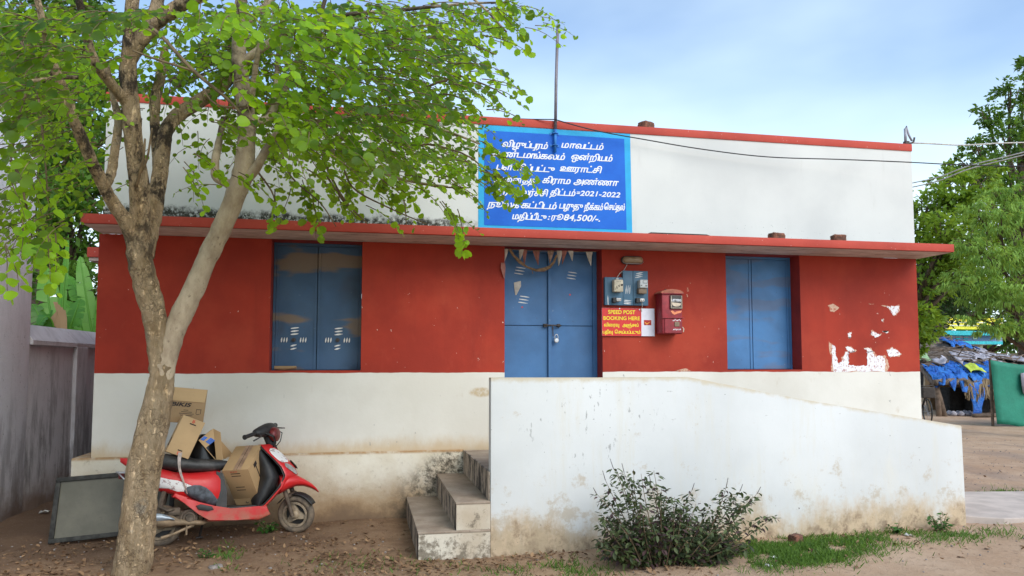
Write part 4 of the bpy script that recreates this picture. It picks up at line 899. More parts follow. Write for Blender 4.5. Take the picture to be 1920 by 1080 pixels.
def bodypatch(name, mat, ss_, top, bot, out, n=6):
    b = MB(); P = []
    for s_, zt, zb in zip(ss_, top, bot): P.append([bodyside(s_, zb + (zt - zb) * j / n, out) for j in range(n + 1)])
    b.grid(P, (0, 0.003, 0)); return b.build(name, mat, sco, True, 60)
bodypatch('white_decal', M['decal'], [-0.10, -0.03, 0.05, 0.12, 0.19, 0.24], [0.625, 0.60, 0.575, 0.56, 0.53, 0.505], [0.545, 0.505, 0.495, 0.465, 0.462, 0.495], 0.005)
b = bodypatch('side_grille', M['grille'], [0.175, 0.20, 0.25, 0.30, 0.35, 0.40, 0.45, 0.465], [0.475, 0.50, 0.512, 0.508, 0.485, 0.44, 0.37, 0.325], [0.455, 0.425, 0.385, 0.355, 0.338, 0.325, 0.315, 0.315], 0.009)
# lower body with floorboard and side rails
b = MB(); LOWER = [(0.10, 0.455), (0.20, 0.415), (0.30, 0.345), (0.42, 0.305), (0.56, 0.288), (0.80, 0.272), (0.86, 0.30), (0.90, 0.205), (0.80, 0.165), (0.60, 0.182), (0.374, 0.188), (0.33, 0.235), (0.30, 0.275), (0.17, 0.37), (0.08, 0.42)]
b.prism([(s, -0.195, z) for s, z in LOWER], (0, 0.39, 0), 0.016); b.build('lower_body', M['red_body'], sco, True, 40)
b = MB(); b.box((0.47, -0.15, 0.270), (0.86, 0.15, 0.298), 0.008); b.build('floor_mat', M['black_plastic'], sco)
b = MB(); b.prism([(0.27, -0.1955, 0.335), (0.31, -0.1955, 0.345), (0.40, -0.1955, 0.318), (0.415, -0.1955, 0.29), (0.37, -0.1955, 0.28), (0.29, -0.1955, 0.30)], (0, -0.018, 0), 0.006); b.build('footrest', M['black_plastic'], sco, True, 40)
b = MB(); b.rings([[(s, y_, z) for y_, z in ((-0.14, zl), (0.14, zl), (0.12, zh), (-0.12, zh))] for s, zl, zh in ((0.44, 0.29, 0.62), (0.49, 0.285, 0.60), (0.53, 0.28, 0.45))]); b.build('leg_well', M['black_plastic'], sco, True, 30)
# apron
SHIELD = [(0.175, 0.80, 0.835, 0.18), (0.27, 0.835, 0.885, 0.192), (0.35, 0.915, 0.96, 0.20), (0.44, 0.995, 1.06, 0.205), (0.54, 1.045, 1.18, 0.205), (0.62, 1.015, 1.145, 0.19), (0.70, 0.95, 1.075, 0.165), (0.77, 0.885, 1.005, 0.13), (0.815, 0.852, 0.965, 0.10), (0.84, 0.838, 0.945, 0.07)]
def shat(z):
    for a, c_ in zip(SHIELD, SHIELD[1:]):
        if a[0] <= z <= c_[0]:
            f = (z - a[0]) / (c_[0] - a[0]); return [a[i] + (c_[i] - a[i]) * f for i in range(4)]
    return SHIELD[-1] if z > 0.5 else SHIELD[0]
def shpt(z, yf, out=0.0, inset=1.0):
    _, e, c_, w = shat(z); return (c_ - (c_ - e) * abs(yf) ** 2.2 + out, w * yf * inset, z)
zs = np.linspace(0.175, 0.84, 26); yf = np.linspace(-1, 1, 17)
b = MB(); b.grid([[shpt(z, q) for q in yf] for z in zs], (-0.014, 0, 0)); b.build('apron', M['red_body'], sco, True, 50)
b = MB(); b.grid([[(lambda p: (p[0] - 0.018 - 0.05 * math.exp(-((z - 0.5) / 0.13) ** 2) * (1 - q * q), p[1], p[2]))(shpt(z, q, 0, 0.93)) for q in yf] for z in np.linspace(0.29, 0.82, 20)], (-0.012, 0, 0)); b.rings([superring(z, 0, 0, 0) if 0 else [(e_ - 0.028 - dp * (0.5 - 0.5 * math.cos(2 * math.pi * k / 20)), w_ * math.sin(2 * math.pi * k / 20), z) for k in range(20)] for z, e_, w_, dp in ((0.285, 0.86, 0.17, 0.07), (0.34, 0.92, 0.175, 0.15), (0.44, 1.0, 0.18, 0.20), (0.54, 1.035, 0.18, 0.20), (0.62, 1.0, 0.165, 0.17), (0.70, 0.945, 0.14, 0.13), (0.78, 0.885, 0.10, 0.08), (0.81, 0.86, 0.06, 0.03))])
b.build('inner_panel', M['black_plastic'], sco, True, 50)
def shpatch(name, mat, zz, y0, y1, out):
    b = MB(); b.grid([[(lambda p: (p[0] + out, p[1] - out * 0.6, p[2]))(shpt(z, a + (c_ - a) * k / 6)) for k in range(7)] for z, a, c_ in zip(zz, y0, y1)], (-0.004, 0, 0)); return b.build(name, mat, sco, True, 50)
shpatch('white_decal', M['decal'], [0.665, 0.69, 0.72, 0.75, 0.78, 0.80], [-0.90, -0.97, -0.98, -0.97, -0.93, -0.8], [-0.60, -0.45, -0.35, -0.32, -0.4, -0.6], 0.006)
shpatch('indicator', M['lens'], [0.55, 0.57, 0.60, 0.63, 0.655], [-0.62, -0.72, -0.86, -0.92, -0.85], [-0.50, -0.46, -0.50, -0.62, -0.75], 0.008)
shpatch('front_vent', M['black_plastic'], [0.60, 0.63, 0.66, 0.68], [-0.25, -0.28, -0.28, -0.22], [0.25, 0.28, 0.28, 0.22], 0.02)
FEND = [(0.99, 0.37, 0.545, 0.198), (1.07, 0.41, 0.560, 0.185), (1.15, 0.435, 0.545, 0.16), (1.23, 0.43, 0.50, 0.125), (1.30, 0.405, 0.452, 0.085), (1.345, 0.378, 0.41, 0.045), (1.372, 0.360, 0.372, 0.012)]
b = MB(); b.rings([superring(*q, 2.6) for q in FEND]); b.build('front_fender', M['red_body'], sco, True, 60)
# steered parts
AX = (Vector((0.88, 0, 0.98)) - Vector((1.16, 0, 0.175))).normalized(); PIV = Vector((1.06, 0, 0.46))
ST = Matrix.Translation(PIV) @ Matrix.Rotation(R(-34), 4, AX) @ Matrix.Translation(-PIV)
WC = Vector((1.16, 0, 0.178))
def wheel(T, C, nm_label=None):
    b = MB(T); C = Vector(C); pr = []
    for k in range(12):
        a = 2 * math.pi * k / 12; pr.append((0.147 + 0.031 * math.cos(a), 0.041 * math.sin(a)))
    b.rings([[C + Vector((r_ * math.cos(q), h_, r_ * math.sin(q))) for r_, h_ in pr] for q in [2 * math.pi * i / 40 for i in range(41)]], cap=False)
    bmesh.ops.remove_doubles(b.bm, verts=b.bm.verts[:], dist=1e-5); ty = b.build('wheel', M['tyre'], sco, True, 60)
    b = MB(T); n = 36
    for (ra, rb_, ya, yb) in ((0.120, 0.100, -0.034, 0.034),):
        b.rings([[C + Vector((r_ * math.cos(2 * math.pi * i / n), h_, r_ * math.sin(2 * math.pi * i / n))) for r_, h_ in ((ra, ya), (ra, yb), (rb_, yb), (rb_, ya))] for i in range(n + 1)], cap=False)
    for k in range(3):
        a = math.pi / 2 + 2 * math.pi * k / 3 + 0.25; u = Vector((math.cos(a), 0, math.sin(a))); t_ = Vector((-math.sin(a), 0, math.cos(a)))
        b.prism([C + Vector((0, -0.022, 0)) + u * 0.02 + t_ * 0.042, C + Vector((0, -0.022, 0)) + u * 0.104 + t_ * 0.016, C + Vector((0, -0.022, 0)) + u * 0.104 - t_ * 0.016, C + Vector((0, -0.022, 0)) + u * 0.02 - t_ * 0.042], (0, 0.03, 0), 0.004)
    b.lathe([(0.01, -0.045), (0.026, -0.04), (0.036, -0.028), (0.04, 0.03)], C, (0, 1, 0), 18); b.lathe([(0.001, -0.075), (0.013, -0.075), (0.013, -0.045)], C, (0, 1, 0), 8)
    b.build('rim', M['rim'], ty, True, 40)
    b = MB(T); b.lathe([(0.01, 0.012), (0.098, 0.014), (0.098, 0.03), (0.01, 0.03)], C, (0, 1, 0), 24); b.build('brake_drum', M['blackbits'], ty)
    return ty
wheel(ST, WC)
b = MB(ST)
for sy in (-0.075, 0.075):
    b.tube([(1.155, sy, 0.178), (1.15, sy, 0.20), (1.085, sy, 0.42)], [0.02, 0.017, 0.022], 10)
b.box((1.10, -0.08, 0.35), (1.14, 0.08, 0.38), 0.005); b.build('fork', M['engine'], sco, True, 40)
b = MB(ST); b.grid([[(1.16 + 0.195 * math.cos(a), y_, 0.178 + 0.195 * math.sin(a)) for y_ in (-0.05, -0.02, 0.02, 0.05)] for a in np.linspace(0.5, 2.6, 14)], (0.004, 0, 0.004)); b.build('mudguard', M['black_plastic'], sco, True)
b = MB(ST); b.tube([(0.965, 0, 0.74), (0.925, 0, 0.85), (0.885, 0, 0.96)], [0.045, 0.04, 0.045], 12); b.build('steering_stem', M['black_plastic'], sco, True)
b = MB(ST); rr = []
for y_, zc_, hh, dd, sx in ((-0.20, 0.975, 0.02, 0.022, 0.87), (-0.17, 0.975, 0.038, 0.045, 0.87), (-0.09, 0.975, 0.055, 0.06, 0.885), (0, 0.975, 0.062, 0.065, 0.89), (0.09, 0.975, 0.055, 0.06, 0.885), (0.17, 0.975, 0.038, 0.045, 0.87), (0.20, 0.975, 0.02, 0.022, 0.87)):
    rr.append([(sx + dd * math.cos(2 * math.pi * k / 14), y_, zc_ + hh * math.sin(2 * math.pi * k / 14)) for k in range(14)])
b.rings(rr); hb = b.build('handlebar', M['black_plastic'], sco, True, 60)
for sy in (-1, 1):
    b = MB(ST); b.tube([(0.865, sy * 0.20, 0.975), (0.83, sy * 0.335, 0.965)], [0.019, 0.019], 12); b.lathe([(0.023, -0.004), (0.023, 0.008)], (0.832, sy * 0.33, 0.965), (-0.25, sy, 0), 12); b.build('grip', M['blackbits'], hb, True, 40)
    b = MB(ST); b.tube([(0.90, sy * 0.19, 0.965), (0.94, sy * 0.23, 0.955), (0.935, sy * 0.29, 0.945), (0.92, sy * 0.345, 0.935)], [0.008, 0.007, 0.006, 0.007], 6); b.build('brake_lever', M['dark_metal'], hb)
b = MB(ST)
for sy in (-0.12, -0.09, 0.11): b.tube([(0.93, sy, 0.965), (1.0, sy * 0.9, 0.93), (1.0, sy * 0.5, 0.86), (0.955, sy * 0.3, 0.80)], 0.005, 6)
b.build('control_cable', M['blackbits'], hb)
b = MB(ST); b.rings([[(0.925 + dx, r_ * math.cos(2 * math.pi * k / 18), 0.945 + 0.85 * r_ * math.sin(2 * math.pi * k / 18) - dx * 0.25) for k in range(18)] for dx, r_ in ((0, 0.055), (0.03, 0.076), (0.055, 0.078), (0.07, 0.07), (0.08, 0.045), (0.085, 0.005))]); b.build('headlight', M['headlight'], hb, True, 60)
# seat, tail, engine, exhaust
SEAT = [(-0.10, 0.70, 0.765, 0.07), (-0.06, 0.68, 0.792, 0.11), (0.03, 0.655, 0.798, 0.135), (0.14, 0.63, 0.775, 0.14), (0.26, 0.618, 0.745, 0.138), (0.38, 0.615, 0.73, 0.125), (0.48, 0.62, 0.722, 0.105), (0.55, 0.64, 0.71, 0.08), (0.595, 0.665, 0.695, 0.04)]
b = MB(); b.rings([superring(*q, 2.6) for q in SEAT]); st_ = b.build('seat', M['seat'], sco, True, 60)
b = MB(); P = []
for s_, y0, y1, z in ((0.47, -0.03, 0.05, 0.7235), (0.50, -0.07, 0.06, 0.7225), (0.54, -0.06, 0.05, 0.717), (0.575, -0.04, 0.03, 0.706), (0.596, -0.02, 0.012, 0.697)): P.append([(s_, y0 + (y1 - y0) * k / 4, z + 0.006 - 0.004 * abs(k - 2)) for k in range(5)])
b.grid(P, (0, 0, -0.008)); b.build('torn_patch', M['foam'], st_)
b = MB(); b.tube([(-0.05, -0.12, 0.66), (-0.2, -0.13, 0.645), (-0.33, -0.10, 0.655), (-0.36, 0, 0.66), (-0.33, 0.10, 0.655), (-0.2, 0.13, 0.645)], 0.009, 8); b.tube([(-0.345, -0.07, 0.655), (-0.30, -0.09, 0.60), (-0.24, -0.10, 0.58)], 0.007, 6); b.build('grab_rail', M['bare_metal'], sco, True)
b = MB(); b.box((-0.345, -0.06, 0.60), (-0.30, 0.06, 0.66), 0.012); b.build('tail_light', M['headlight'], sco, True, 40)
wheel(Matrix.Identity(4), (0.0, 0.0, 0.178))
b = MB(); b.box((0.02, -0.11, 0.16), (0.30, 0.10, 0.30), 0.03); b.lathe([(0.05, -0.03), (0.055, 0), (0.055, 0.03)], (0.22, -0.13, 0.235), (0, 1, 0), 18); b.lathe([(0.03, -0.02), (0.034, 0.0)], (0.22, -0.165, 0.235), (0, 1, 0), 16)
b.lathe([(0.07, -0.02), (0.07, 0.02)], (0.22, -0.115, 0.235), (0, 1, 0), 20); b.box((0.05, -0.14, 0.26), (0.15, -0.06, 0.33), 0.012); b.tube([(0.10, -0.14, 0.32), (0.05, -0.15, 0.31), (-0.02, -0.14, 0.35)], 0.014, 7); b.build('engine', M['engine'], sco, True, 40)
b = MB(); b.tube([(-0.02, 0.11, 0.20), (0.03, 0.10, 0.45)], 0.03, 10); b.tube([(-0.04, -0.10, 0.24), (0.02, -0.09, 0.48)], 0.022, 8); b.build('shock_absorber', M['engine'], sco)
b = MB(); b.tube([(-0.26, -0.17, 0.215), (-0.22, -0.175, 0.222), (-0.05, -0.18, 0.232), (0.07, -0.175, 0.222), (0.12, -0.17, 0.21), (0.20, -0.16, 0.195), (0.33, -0.12, 0.18), (0.38, -0.05, 0.19)], [0.03, 0.05, 0.055, 0.052, 0.03, 0.022, 0.02, 0.02], 14); mf = b.build('exhaust', M['exhaust'], sco, True, 50)
b = MB(); P = []
for s_, zt, zb in ((-0.20, 0.285, 0.23), (-0.1, 0.305, 0.235), (0.0, 0.29, 0.235), (0.06, 0.265, 0.235), (0.10, 0.24, 0.23)): P.append([(s_, -0.235 - 0.012 * math.sin(math.pi * k / 4), zb + (zt - zb) * k / 4) for k in range(5)])
b.grid(P, (0, 0.05, 0)); b.build('heat_shield', M['silver'], mf, True, 40)
b = MB(); b.tube([(0.26, -0.13, 0.17), (0.10, -0.16, 0.11), (0.0, -0.17, 0.085)], [0.013, 0.012, 0.015], 8); b.tube([(0.2, -0.15, 0.19), (0.2, -0.155, 0.09)], 0.008, 6); b.build('kick_lever', M['exhaust'], sco)
b = MB(); b.tube([(0.36, 0.12, 0.20), (0.33, 0.22, 0.03)], 0.012, 8); b.box((0.30, 0.2, 0.022), (0.36, 0.25, 0.034)); b.build('side_stand', M['dark_metal'], sco)
b = MB(); b.box((0.36, -0.09, 0.19), (0.85, 0.09, 0.24)); b.build('underframe', M['blackbits'], sco)

# ------------------------------------------------------------------ cartons on the scooter
def ortho(a, b_, c_):
    a, b_, c_ = Vector(a), Vector(b_), Vector(c_); la, lb_, lc = a.length, b_.length, c_.length
    e1 = a.normalized(); e2 = (b_ - e1 * b_.dot(e1)).normalized(); e3 = e1.cross(e2)
    if e3.dot(c_) < 0: e3 = -e3
    return e1 * la, e2 * lb_, e3 * lc
def carton(name, lab, o, a, b_, c_, mat, group='cartons on the scooter'):
    """o = upper left corner of the face turned to the viewer; a across, b_ down, c_ to the back (scooter space)"""
    a, b_, c_ = ortho(a, b_, c_); o = Vector(o); T = SM
    q = T @ (o + a / 2 + b_ + c_ / 2)
    root = thing(name, lab, 'cardboard box', q, group)
    m = MB(T); m.para(o, a, b_, c_, 0.004); body = m.build('carton_body', mat, root, True, 30)
    n = -c_.normalized()
    def on(x, z, k=0): return T @ (o + a * x + b_ * (1 - z) + n * (0.0012 + 0.0006 * k))       # front face, x right, z up in 0..1
    def side(x, z, k=0): return T @ (o + a + c_ * x + b_ * (1 - z) + a.normalized() * (0.0012 + 0.0006 * k))
    def lside(x, z, k=0): return T @ (o + c_ * (1 - x) + b_ * (1 - z) - a.normalized() * (0.0012 + 0.0006 * k))
    def top(x, z, k=0): return T @ (o + a * x + c_ * z - b_.normalized() * (0.0012 + 0.0006 * k))
    return root, on, side, lside, top
def flatq(name, mat, root, f, rects):
    m = MB()
    for (x0, z0, x1, z1) in rects: m.poly([f(x0, z0), f(x1, z0), f(x1, z1), f(x0, z1)])
    return m.build(name, mat, root)
def edge_tube(m, p, q, r): m.tube([p, q], r, 5)
# carton wedged on the footboard
r_, on, sd_, ls_, tp = carton('carton', 'carton wedged upright on the footboard of the red scooter', (0.482, -0.15, 0.622), (0.208, -0.135, 0.0), (0.122, 0.188, -0.268), (0.14, 0.215, 0.215), M['card'])
flatq('print_mark', M['ink'], r_, on, [(0.28, 0.86, 0.64, 0.885), (0.28, 0.78, 0.64, 0.805), (0.28, 0.40, 0.62, 0.425), (0.28, 0.30, 0.62, 0.325)])
flatq('red_print', M['redink'], r_, on, [(0.28, 0.92, 0.36, 0.95), (0.38, 0.92, 0.46, 0.95), (0.48, 0.92, 0.55, 0.95)])
flatq('print_mark', M['ink'], r_, sd_, [(0.38, 0.30, 0.42, 0.86), (0.30, 0.78, 0.48, 0.90)])
flatq('packing_tape', M['tape'], r_, tp, [(0.42, 0.0, 0.70, 1.0)])
flatq('packing_tape_fold', M['ink'], r_, lambda x, z, k=0: tp(x, z, 1), [(0.55, 0.0, 0.565, 1.0)])
m = MB(); p0, p1, p2, p3 = on(0.02, 0.0), on(1.0, 0.0), on(1.04, -0.24), on(0.04, -0.26); m.prism([p0, p1, p2, p3], Vector((0.0, -0.006, 0.0)), 0.001); m.build('flap', M['card'], r_)
m = MB(); cc = on(0.5, -0.10) + Vector((0.001, -0.008, 0)); m.rings([[cc + Vector((rr_ * math.cos(2 * math.pi * k / 12), 0, rr_ * math.sin(2 * math.pi * k / 12))) for rr_ in (0.013, 0.008)] for k in range(13)], cap=False, closed=False); m.build('round_mark', M['ink'], r_)
# carton standing on the seat
r_, on, sd_, ls_, tp = carton('carton', 'tilted carton standing on the black seat with torn red label', (0.157, -0.135, 1.132), (0.182, 0.01, -0.078), (-0.13, 0.0, -0.318), (-0.08, 0.20, 0.03), M['card_light'])
flatq('print_mark', M['ink'], r_, on, [(0.40, 0.835, 0.68, 0.865), (0.42, 0.12, 0.62, 0.15)])
flatq('red_print', M['redink'], r_, on, [(0.47, 0.88, 0.51, 0.97), (0.53, 0.88, 0.57, 0.97), (0.47, 0.91, 0.6, 0.925), (0.45, 0.02, 0.49, 0.1), (0.52, 0.02, 0.56, 0.1)])
v, f = latin("CU"); place_text([(v, f, 0.28, 0.18, 0.5, 0.30)], lambda x, z, k: ls_(x, z, k), 'side_print', M['ink'], r_, 0, 0.03)
m = MB(); P = []
for i in range(9):
    f_ = i / 8; z = 0.80 - 0.36 * f_; tw_ = math.sin(5 * f_) * 0.6
    P.append([SM @ Vector((0.135 + 0.06 * f_ ** 3 - 0.01 * math.sin(6 * f_) + sx * 0.017 * math.cos(tw_) * (1 - 0.7 * f_), -0.195 - 0.012 * math.sin(4 * f_) - 0.006 * math.cos(f_ * 20) * 0.3 + sx * 0.012 * math.sin(tw_), z)) for sx in (-1, 0, 1)])
m.grid(P, (0, 0.001, 0)); m.build('tape_strip', M['clear_tape'], r_)
# open carton behind
OC = Vector((0.245, 0.02, 0.76)); root = thing('open_carton', 'open carton with blue tape and black plastic inside, propped behind the scooter seat', 'cardboard box', SM @ OC, 'cartons on the scooter')
m = MB(SM); e1, e2, e3 = ortho((0.125, 0.0, 0.10), (0.06, 0.0, -0.22), (0.02, 0.20, 0.02)); o_ = Vector((0.29, -0.03, 0.905))
m.para(o_, e1, e2 * 0.42, e3 * 0.03, 0.002); m.build('taped_flap', M['card_light'], root)
m = MB(SM); o2 = o_ + e1; dn = Vector((0.03, 0, -0.30)); m.para(o2, dn, Vector((0.055, -0.03, -0.035)), e3 * 0.03, 0.002); m.para(o2 + Vector((0.055, -0.03, -0.035)), dn * 0.98, Vector((0.0, 0.2, 0.0)), Vector((0.005, 0, 0)), 0.001); m.para(o_ + e3, e1, e2 * 1.3, e3 * 0.03); m.para(o_ + e2 * 0.42, e2 * 0.6, e3, e1 * 0.03); m.build('carton_wall', M['card'], root)
m = MB(SM); n_ = e1.cross(e2).normalized(); n_ = n_ if n_.y < 0 else -n_
for (x0, x1, y0, y1) in ((0.10, 0.38, 0.02, 0.15), (0.22, 0.58, 0.22, 0.42)): m.poly([o_ + e1 * a_ + e2 * c_ + n_ * 0.003 for a_, c_ in ((x0, y0), (x1, y0), (x1 + 0.08, y1), (x0 + 0.08, y1))])
m.build('blue_tape', M['bluetape'], root)
m = MB(SM); rb = random.Random(9); m.rings([[(0.345 + rr_ * math.cos(2 * math.pi * k / 14) * (1 + rb.uniform(-.15, .15)), 0.10 + 0.09 * math.sin(2 * math.pi * k / 14), z) for k in range(14)] for z, rr_ in ((0.715, 0.10), (0.75, 0.115), (0.80, 0.11), (0.87, 0.095), (0.93, 0.07), (0.96, 0.03))]); tag(m.build('plastic_bag', M['blackbag'], None, True, 30), 'crumpled black plastic bag stuffed in the open carton on the scooter', 'bag')
# top carton
r_, on, sd_, ls_, tp = carton('carton', 'topmost carton with black brush lettering, leaning on the wall above the seat', (-0.045, 0.04, 1.412), (0.412, 0.0, -0.046), (-0.035, 0.015, -0.315), (0.055, 0.24, 0.02), M['card_dark'])
m = MB(); m.prism([on(-0.01, 1.0), on(1.0, 1.0), on(0.97, 0.62), on(-0.02, 0.62)], (0, -0.007, 0), 0.001); m.build('flap', M['card_light'], r_)
v, f = latin("BIKIS"); place_text([(v, f, 0.30, 0.47, 0.38, 0.15)], lambda x, z, k: on(x, z, k), 'lettering', M['ink'], r_, 0.25, 0.05)
flatq('small_print', M['ink'], r_, on, [(0.56, 0.36, 0.66, 0.375), (0.52, 0.31, 0.74, 0.325), (0.48, 0.26, 0.78, 0.275), (0.50, 0.21, 0.76, 0.225), (0.52, 0.07, 0.92, 0.095), (0.60, 0.02, 0.92, 0.035), (0.82, 0.40, 0.93, 0.415), (0.83, 0.26, 0.90, 0.275), (0.82, 0.28, 0.83, 0.40), (0.91, 0.28, 0.92, 0.40)])

# ------------------------------------------------------------------ framed board beside the scooter
fb = thing('framed_board', 'dirty grey board in a black mouldy frame standing behind the tree trunk', 'board', (-2.35, 7.5, 0))
o_ = Vector((-2.70, 7.36, 0.012)); e1 = Vector((0.98, 0.15, 0.045)); e2 = Vector((0.0, 0.13, 0.555)); n_ = e1.cross(e2).normalized(); n_ = n_ if n_.y < 0 else -n_
m = MB(); m.para(o_ + e1 * 0.03 + e2 * 0.03 - n_ * 0.03, e1 * 0.94, e2 * 0.94, n_ * 0.025); m.build('panel', M['panel'], fb)
m = MB(); w_ = 0.04
m.para(o_ - n_ * 0.04, e1, e2.normalized() * w_, n_ * 0.06, 0.004); m.para(o_ + e2 - e2.normalized() * w_ - n_ * 0.04, e1, e2.normalized() * w_, n_ * 0.06, 0.004)
m.para(o_ + e2.normalized() * (w_ + 0.001) - n_ * 0.04, e1.normalized() * w_, e2 * (1 - 2 * (w_ + 0.001) / e2.length), n_ * 0.058, 0.004); m.para(o_ + e1 - e1.normalized() * w_ + e2.normalized() * (w_ + 0.001) - n_ * 0.04, e1.normalized() * w_, e2 * (1 - 2 * (w_ + 0.001) / e2.length), n_ * 0.058, 0.004)
m.build('frame', M['blackframe'], fb, True, 30)

# ------------------------------------------------------------------ leaves
def leaf_cloud(name, mat, parent, C, A, N, S, tmpl, faces, tone):
    """C centres (n,3), A leaf axis, N leaf normal, S size; template (along, across, up)"""
    C, A, N = np.asarray(C, float), np.asarray(A, float), np.asarray(N, float); S = np.asarray(S, float)
    A = A / (np.linalg.norm(A, axis=1, keepdims=True) + 1e-9); B = np.cross(N, A); B /= (np.linalg.norm(B, axis=1, keepdims=True) + 1e-9); N = np.cross(A, B)
    T = np.asarray(tmpl, float); k = len(T); n = len(C)
    P = C[:, None, :] + S[:, None, None] * (A[:, None, :] * T[None, :, 0:1] + B[:, None, :] * T[None, :, 1:2] + N[:, None, :] * T[None, :, 2:3])
    me = bpy.data.meshes.new(name); me.vertices.add(n * k); me.vertices.foreach_set('co', P.reshape(-1).astype(np.float32))
    fl = [len(f) for f in faces]; nl = sum(fl); li = np.concatenate([np.array(f) for f in faces])
    LI = (np.arange(n)[:, None] * k + li[None, :]).reshape(-1)
    me.loops.add(n * nl); me.loops.foreach_set('vertex_index', LI.astype(np.int32))
    st = np.concatenate([[0], np.cumsum(fl)[:-1]]); me.polygons.add(n * len(faces))
    me.polygons.foreach_set('loop_start', (np.arange(n)[:, None] * nl + st[None, :]).reshape(-1).astype(np.int32))
    me.update(calc_edges=True); me.validate()
    at_ = me.attributes.new('tone', 'FLOAT', 'FACE'); at_.data.foreach_set('value', np.repeat(np.clip(tone, 0, 1), len(faces)).astype(np.float32))
    return link(name, me, mat, parent)
ROUND = [(0, 0, 0), (0.12, 0.34, 0.10), (0.45, 0.52, 0.17), (0.82, 0.42, 0.10), (1.02, 0.16, -0.03), (0.90, 0, -0.05), (1.02, -0.16, -0.03), (0.82, -0.42, 0.10), (0.45, -0.52, 0.17), (0.12, -0.34, 0.10)]
ROUNDF = [(0, 5, 4, 3, 2, 1), (0, 9, 8, 7, 6, 5)]
OVAL = [(0, 0, 0), (0.3, 0.22, 0.05), (0.65, 0.20, 0.03), (1, 0, -0.08), (0.65, -0.20, 0.03), (0.3, -0.22, 0.05)]
OVALF = [(0, 3, 2, 1), (0, 5, 4, 3)]
QUAD = [(0, 0, 0), (0.45, 0.28, 0.03), (1, 0, 0), (0.45, -0.28, 0.03)]; QUADF = [(0, 3, 2, 1)]
FEATHER = [(0, 0, 0), (0.35, 0.13, 0.0), (1, 0.0, -0.12), (0.35, -0.13, 0.0)]; FEATHERF = [(0, 3, 2, 1)]
def unit(n): v = rng.normal(size=(n, 3)); return v / np.linalg.norm(v, axis=1, keepdims=True)

# ------------------------------------------------------------------ the tree in front
tr = thing('shade_tree', 'leaning tree with flaking tan bark and bright round leaves in front of the building', 'tree', (-1.72, 6.24, 0))
TY = 6.24
def px_tube(m, pts, jit=0.05, n=12):
    P, Rd = [], []
    for (u, v, y, w) in pts:
        p = at(u, v, y); dpt = p.x * math.sin(YAW) + p.y * math.cos(YAW); P.append(p); Rd.append(w * dpt / FPX / 2 * 0.88)
    # smooth the line
    Q, RR = [], []
    for i in range(len(P) - 1):
        p0, p1, p2, p3 = P[max(i - 1, 0)], P[i], P[i + 1], P[min(i + 2, len(P) - 1)]
        for k in range(5):
            t_ = k / 5; Q.append(0.5 * ((2 * p1) + (p2 - p0) * t_ + (2 * p0 - 5 * p1 + 4 * p2 - p3) * t_ * t_ + (3 * p1 - p0 - 3 * p2 + p3) * t_ ** 3)); RR.append(Rd[i] + (Rd[i + 1] - Rd[i]) * t_)
    Q.append(P[-1]); RR.append(Rd[-1]); m.tube(Q, RR, n, jit, random.Random(len(pts))); return Q
m = MB()
px_tube(m, [(238, 1110, TY, 92), (246, 1078, TY, 76), (256, 1010, TY, 70), (263, 930, TY + .02, 68), (276, 850, TY + .03, 66), (291, 780, TY + .05, 60), (302, 720, TY + .06, 52), (307, 680, TY + .065, 34), (309, 665, TY + .065, 20)], 0.06, 20)
m.build('trunk', M['bark'], tr, True)
m = MB()
px_tube(m, [(303, 735, TY + .06, 46), (304, 690, TY + .06, 50), (296, 630, TY + .05, 48), (284, 570, TY, 50), (268, 510, TY - .05, 50), (260, 465, TY - .08, 50), (262, 420, TY - .1, 44), (262, 360, TY - .15, 40), (252, 280, TY - .2, 38), (246, 210, TY - .25, 38), (240, 130, TY - .3, 34), (246, 60, TY - .35, 30), (250, -30, TY - .4, 26), (262, -160, TY - .4, 18), (250, -320, TY - .3, 10)], 0.09, 14)
px_tube(m, [(258, 470, TY - .08, 40), (244, 430, TY - .15, 34), (212, 380, TY - .3, 27), (190, 340, TY - .4, 26), (160, 275, TY - .55, 25), (138, 225, TY - .65, 23), (124, 180, TY - .7, 22), (100, 120, TY - .8, 18), (80, 40, TY - .9, 15), (50, -80, TY - 1.0, 10)], 0.09)
px_tube(m, [(196, 350, TY - .38, 24), (208, 325, TY - .3, 20), (216, 280, TY - .2, 18), (222, 225, TY - .1, 17), (214, 190, TY - .05, 14), (200, 120, TY, 10)], 0.09, 10)
px_tube(m, [(270, 480, TY - .04, 40), (284, 410, TY + .05, 40), (296, 350, TY + .12, 34), (304, 290, TY + .2, 32), (312, 245, TY + .25, 30), (335, 215, TY + .3, 30), (380, 185, TY + .35, 30), (425, 150, TY + .4, 28), (440, 80, TY + .45, 26), (450, 0, TY + .5, 20), (470, -120, TY + .5, 12)], 0.08)
px_tube(m, [(248, 205, TY - .22, 26), (215, 165, TY - .4, 22), (180, 120, TY - .6, 20), (160, 60, TY - .75, 18), (148, 0, TY - .9, 16), (130, -90, TY - 1, 10)], 0.08)
px_tube(m, [(240, 115, TY - .3, 32), (262, 78, TY - .35, 32), (290, 45, TY - .4, 32), (340, 10, TY - .5, 30), (400, -20, TY - .6, 24), (480, -90, TY - .7, 14)], 0.09)
px_tube(m, [(256, 85, TY - .3, 26), (290, 20, TY - .2, 26), (310, -50, TY - .1, 16)], 0.09)
px_tube(m, [(298, 350, TY + .12, 20), (292, 280, TY + .3, 18), (290, 200, TY + .4, 22), (300, 150, TY + .45, 22), (310, 90, TY + .5, 14)], 0.1, 10)
px_tube(m, [(128, 185, TY - .7, 16), (110, 150, TY - .6, 14), (60, 100, TY - .5, 12), (20, 60, TY - .5, 9), (-60, 10, TY - .5, 6)], 0.08, 10)
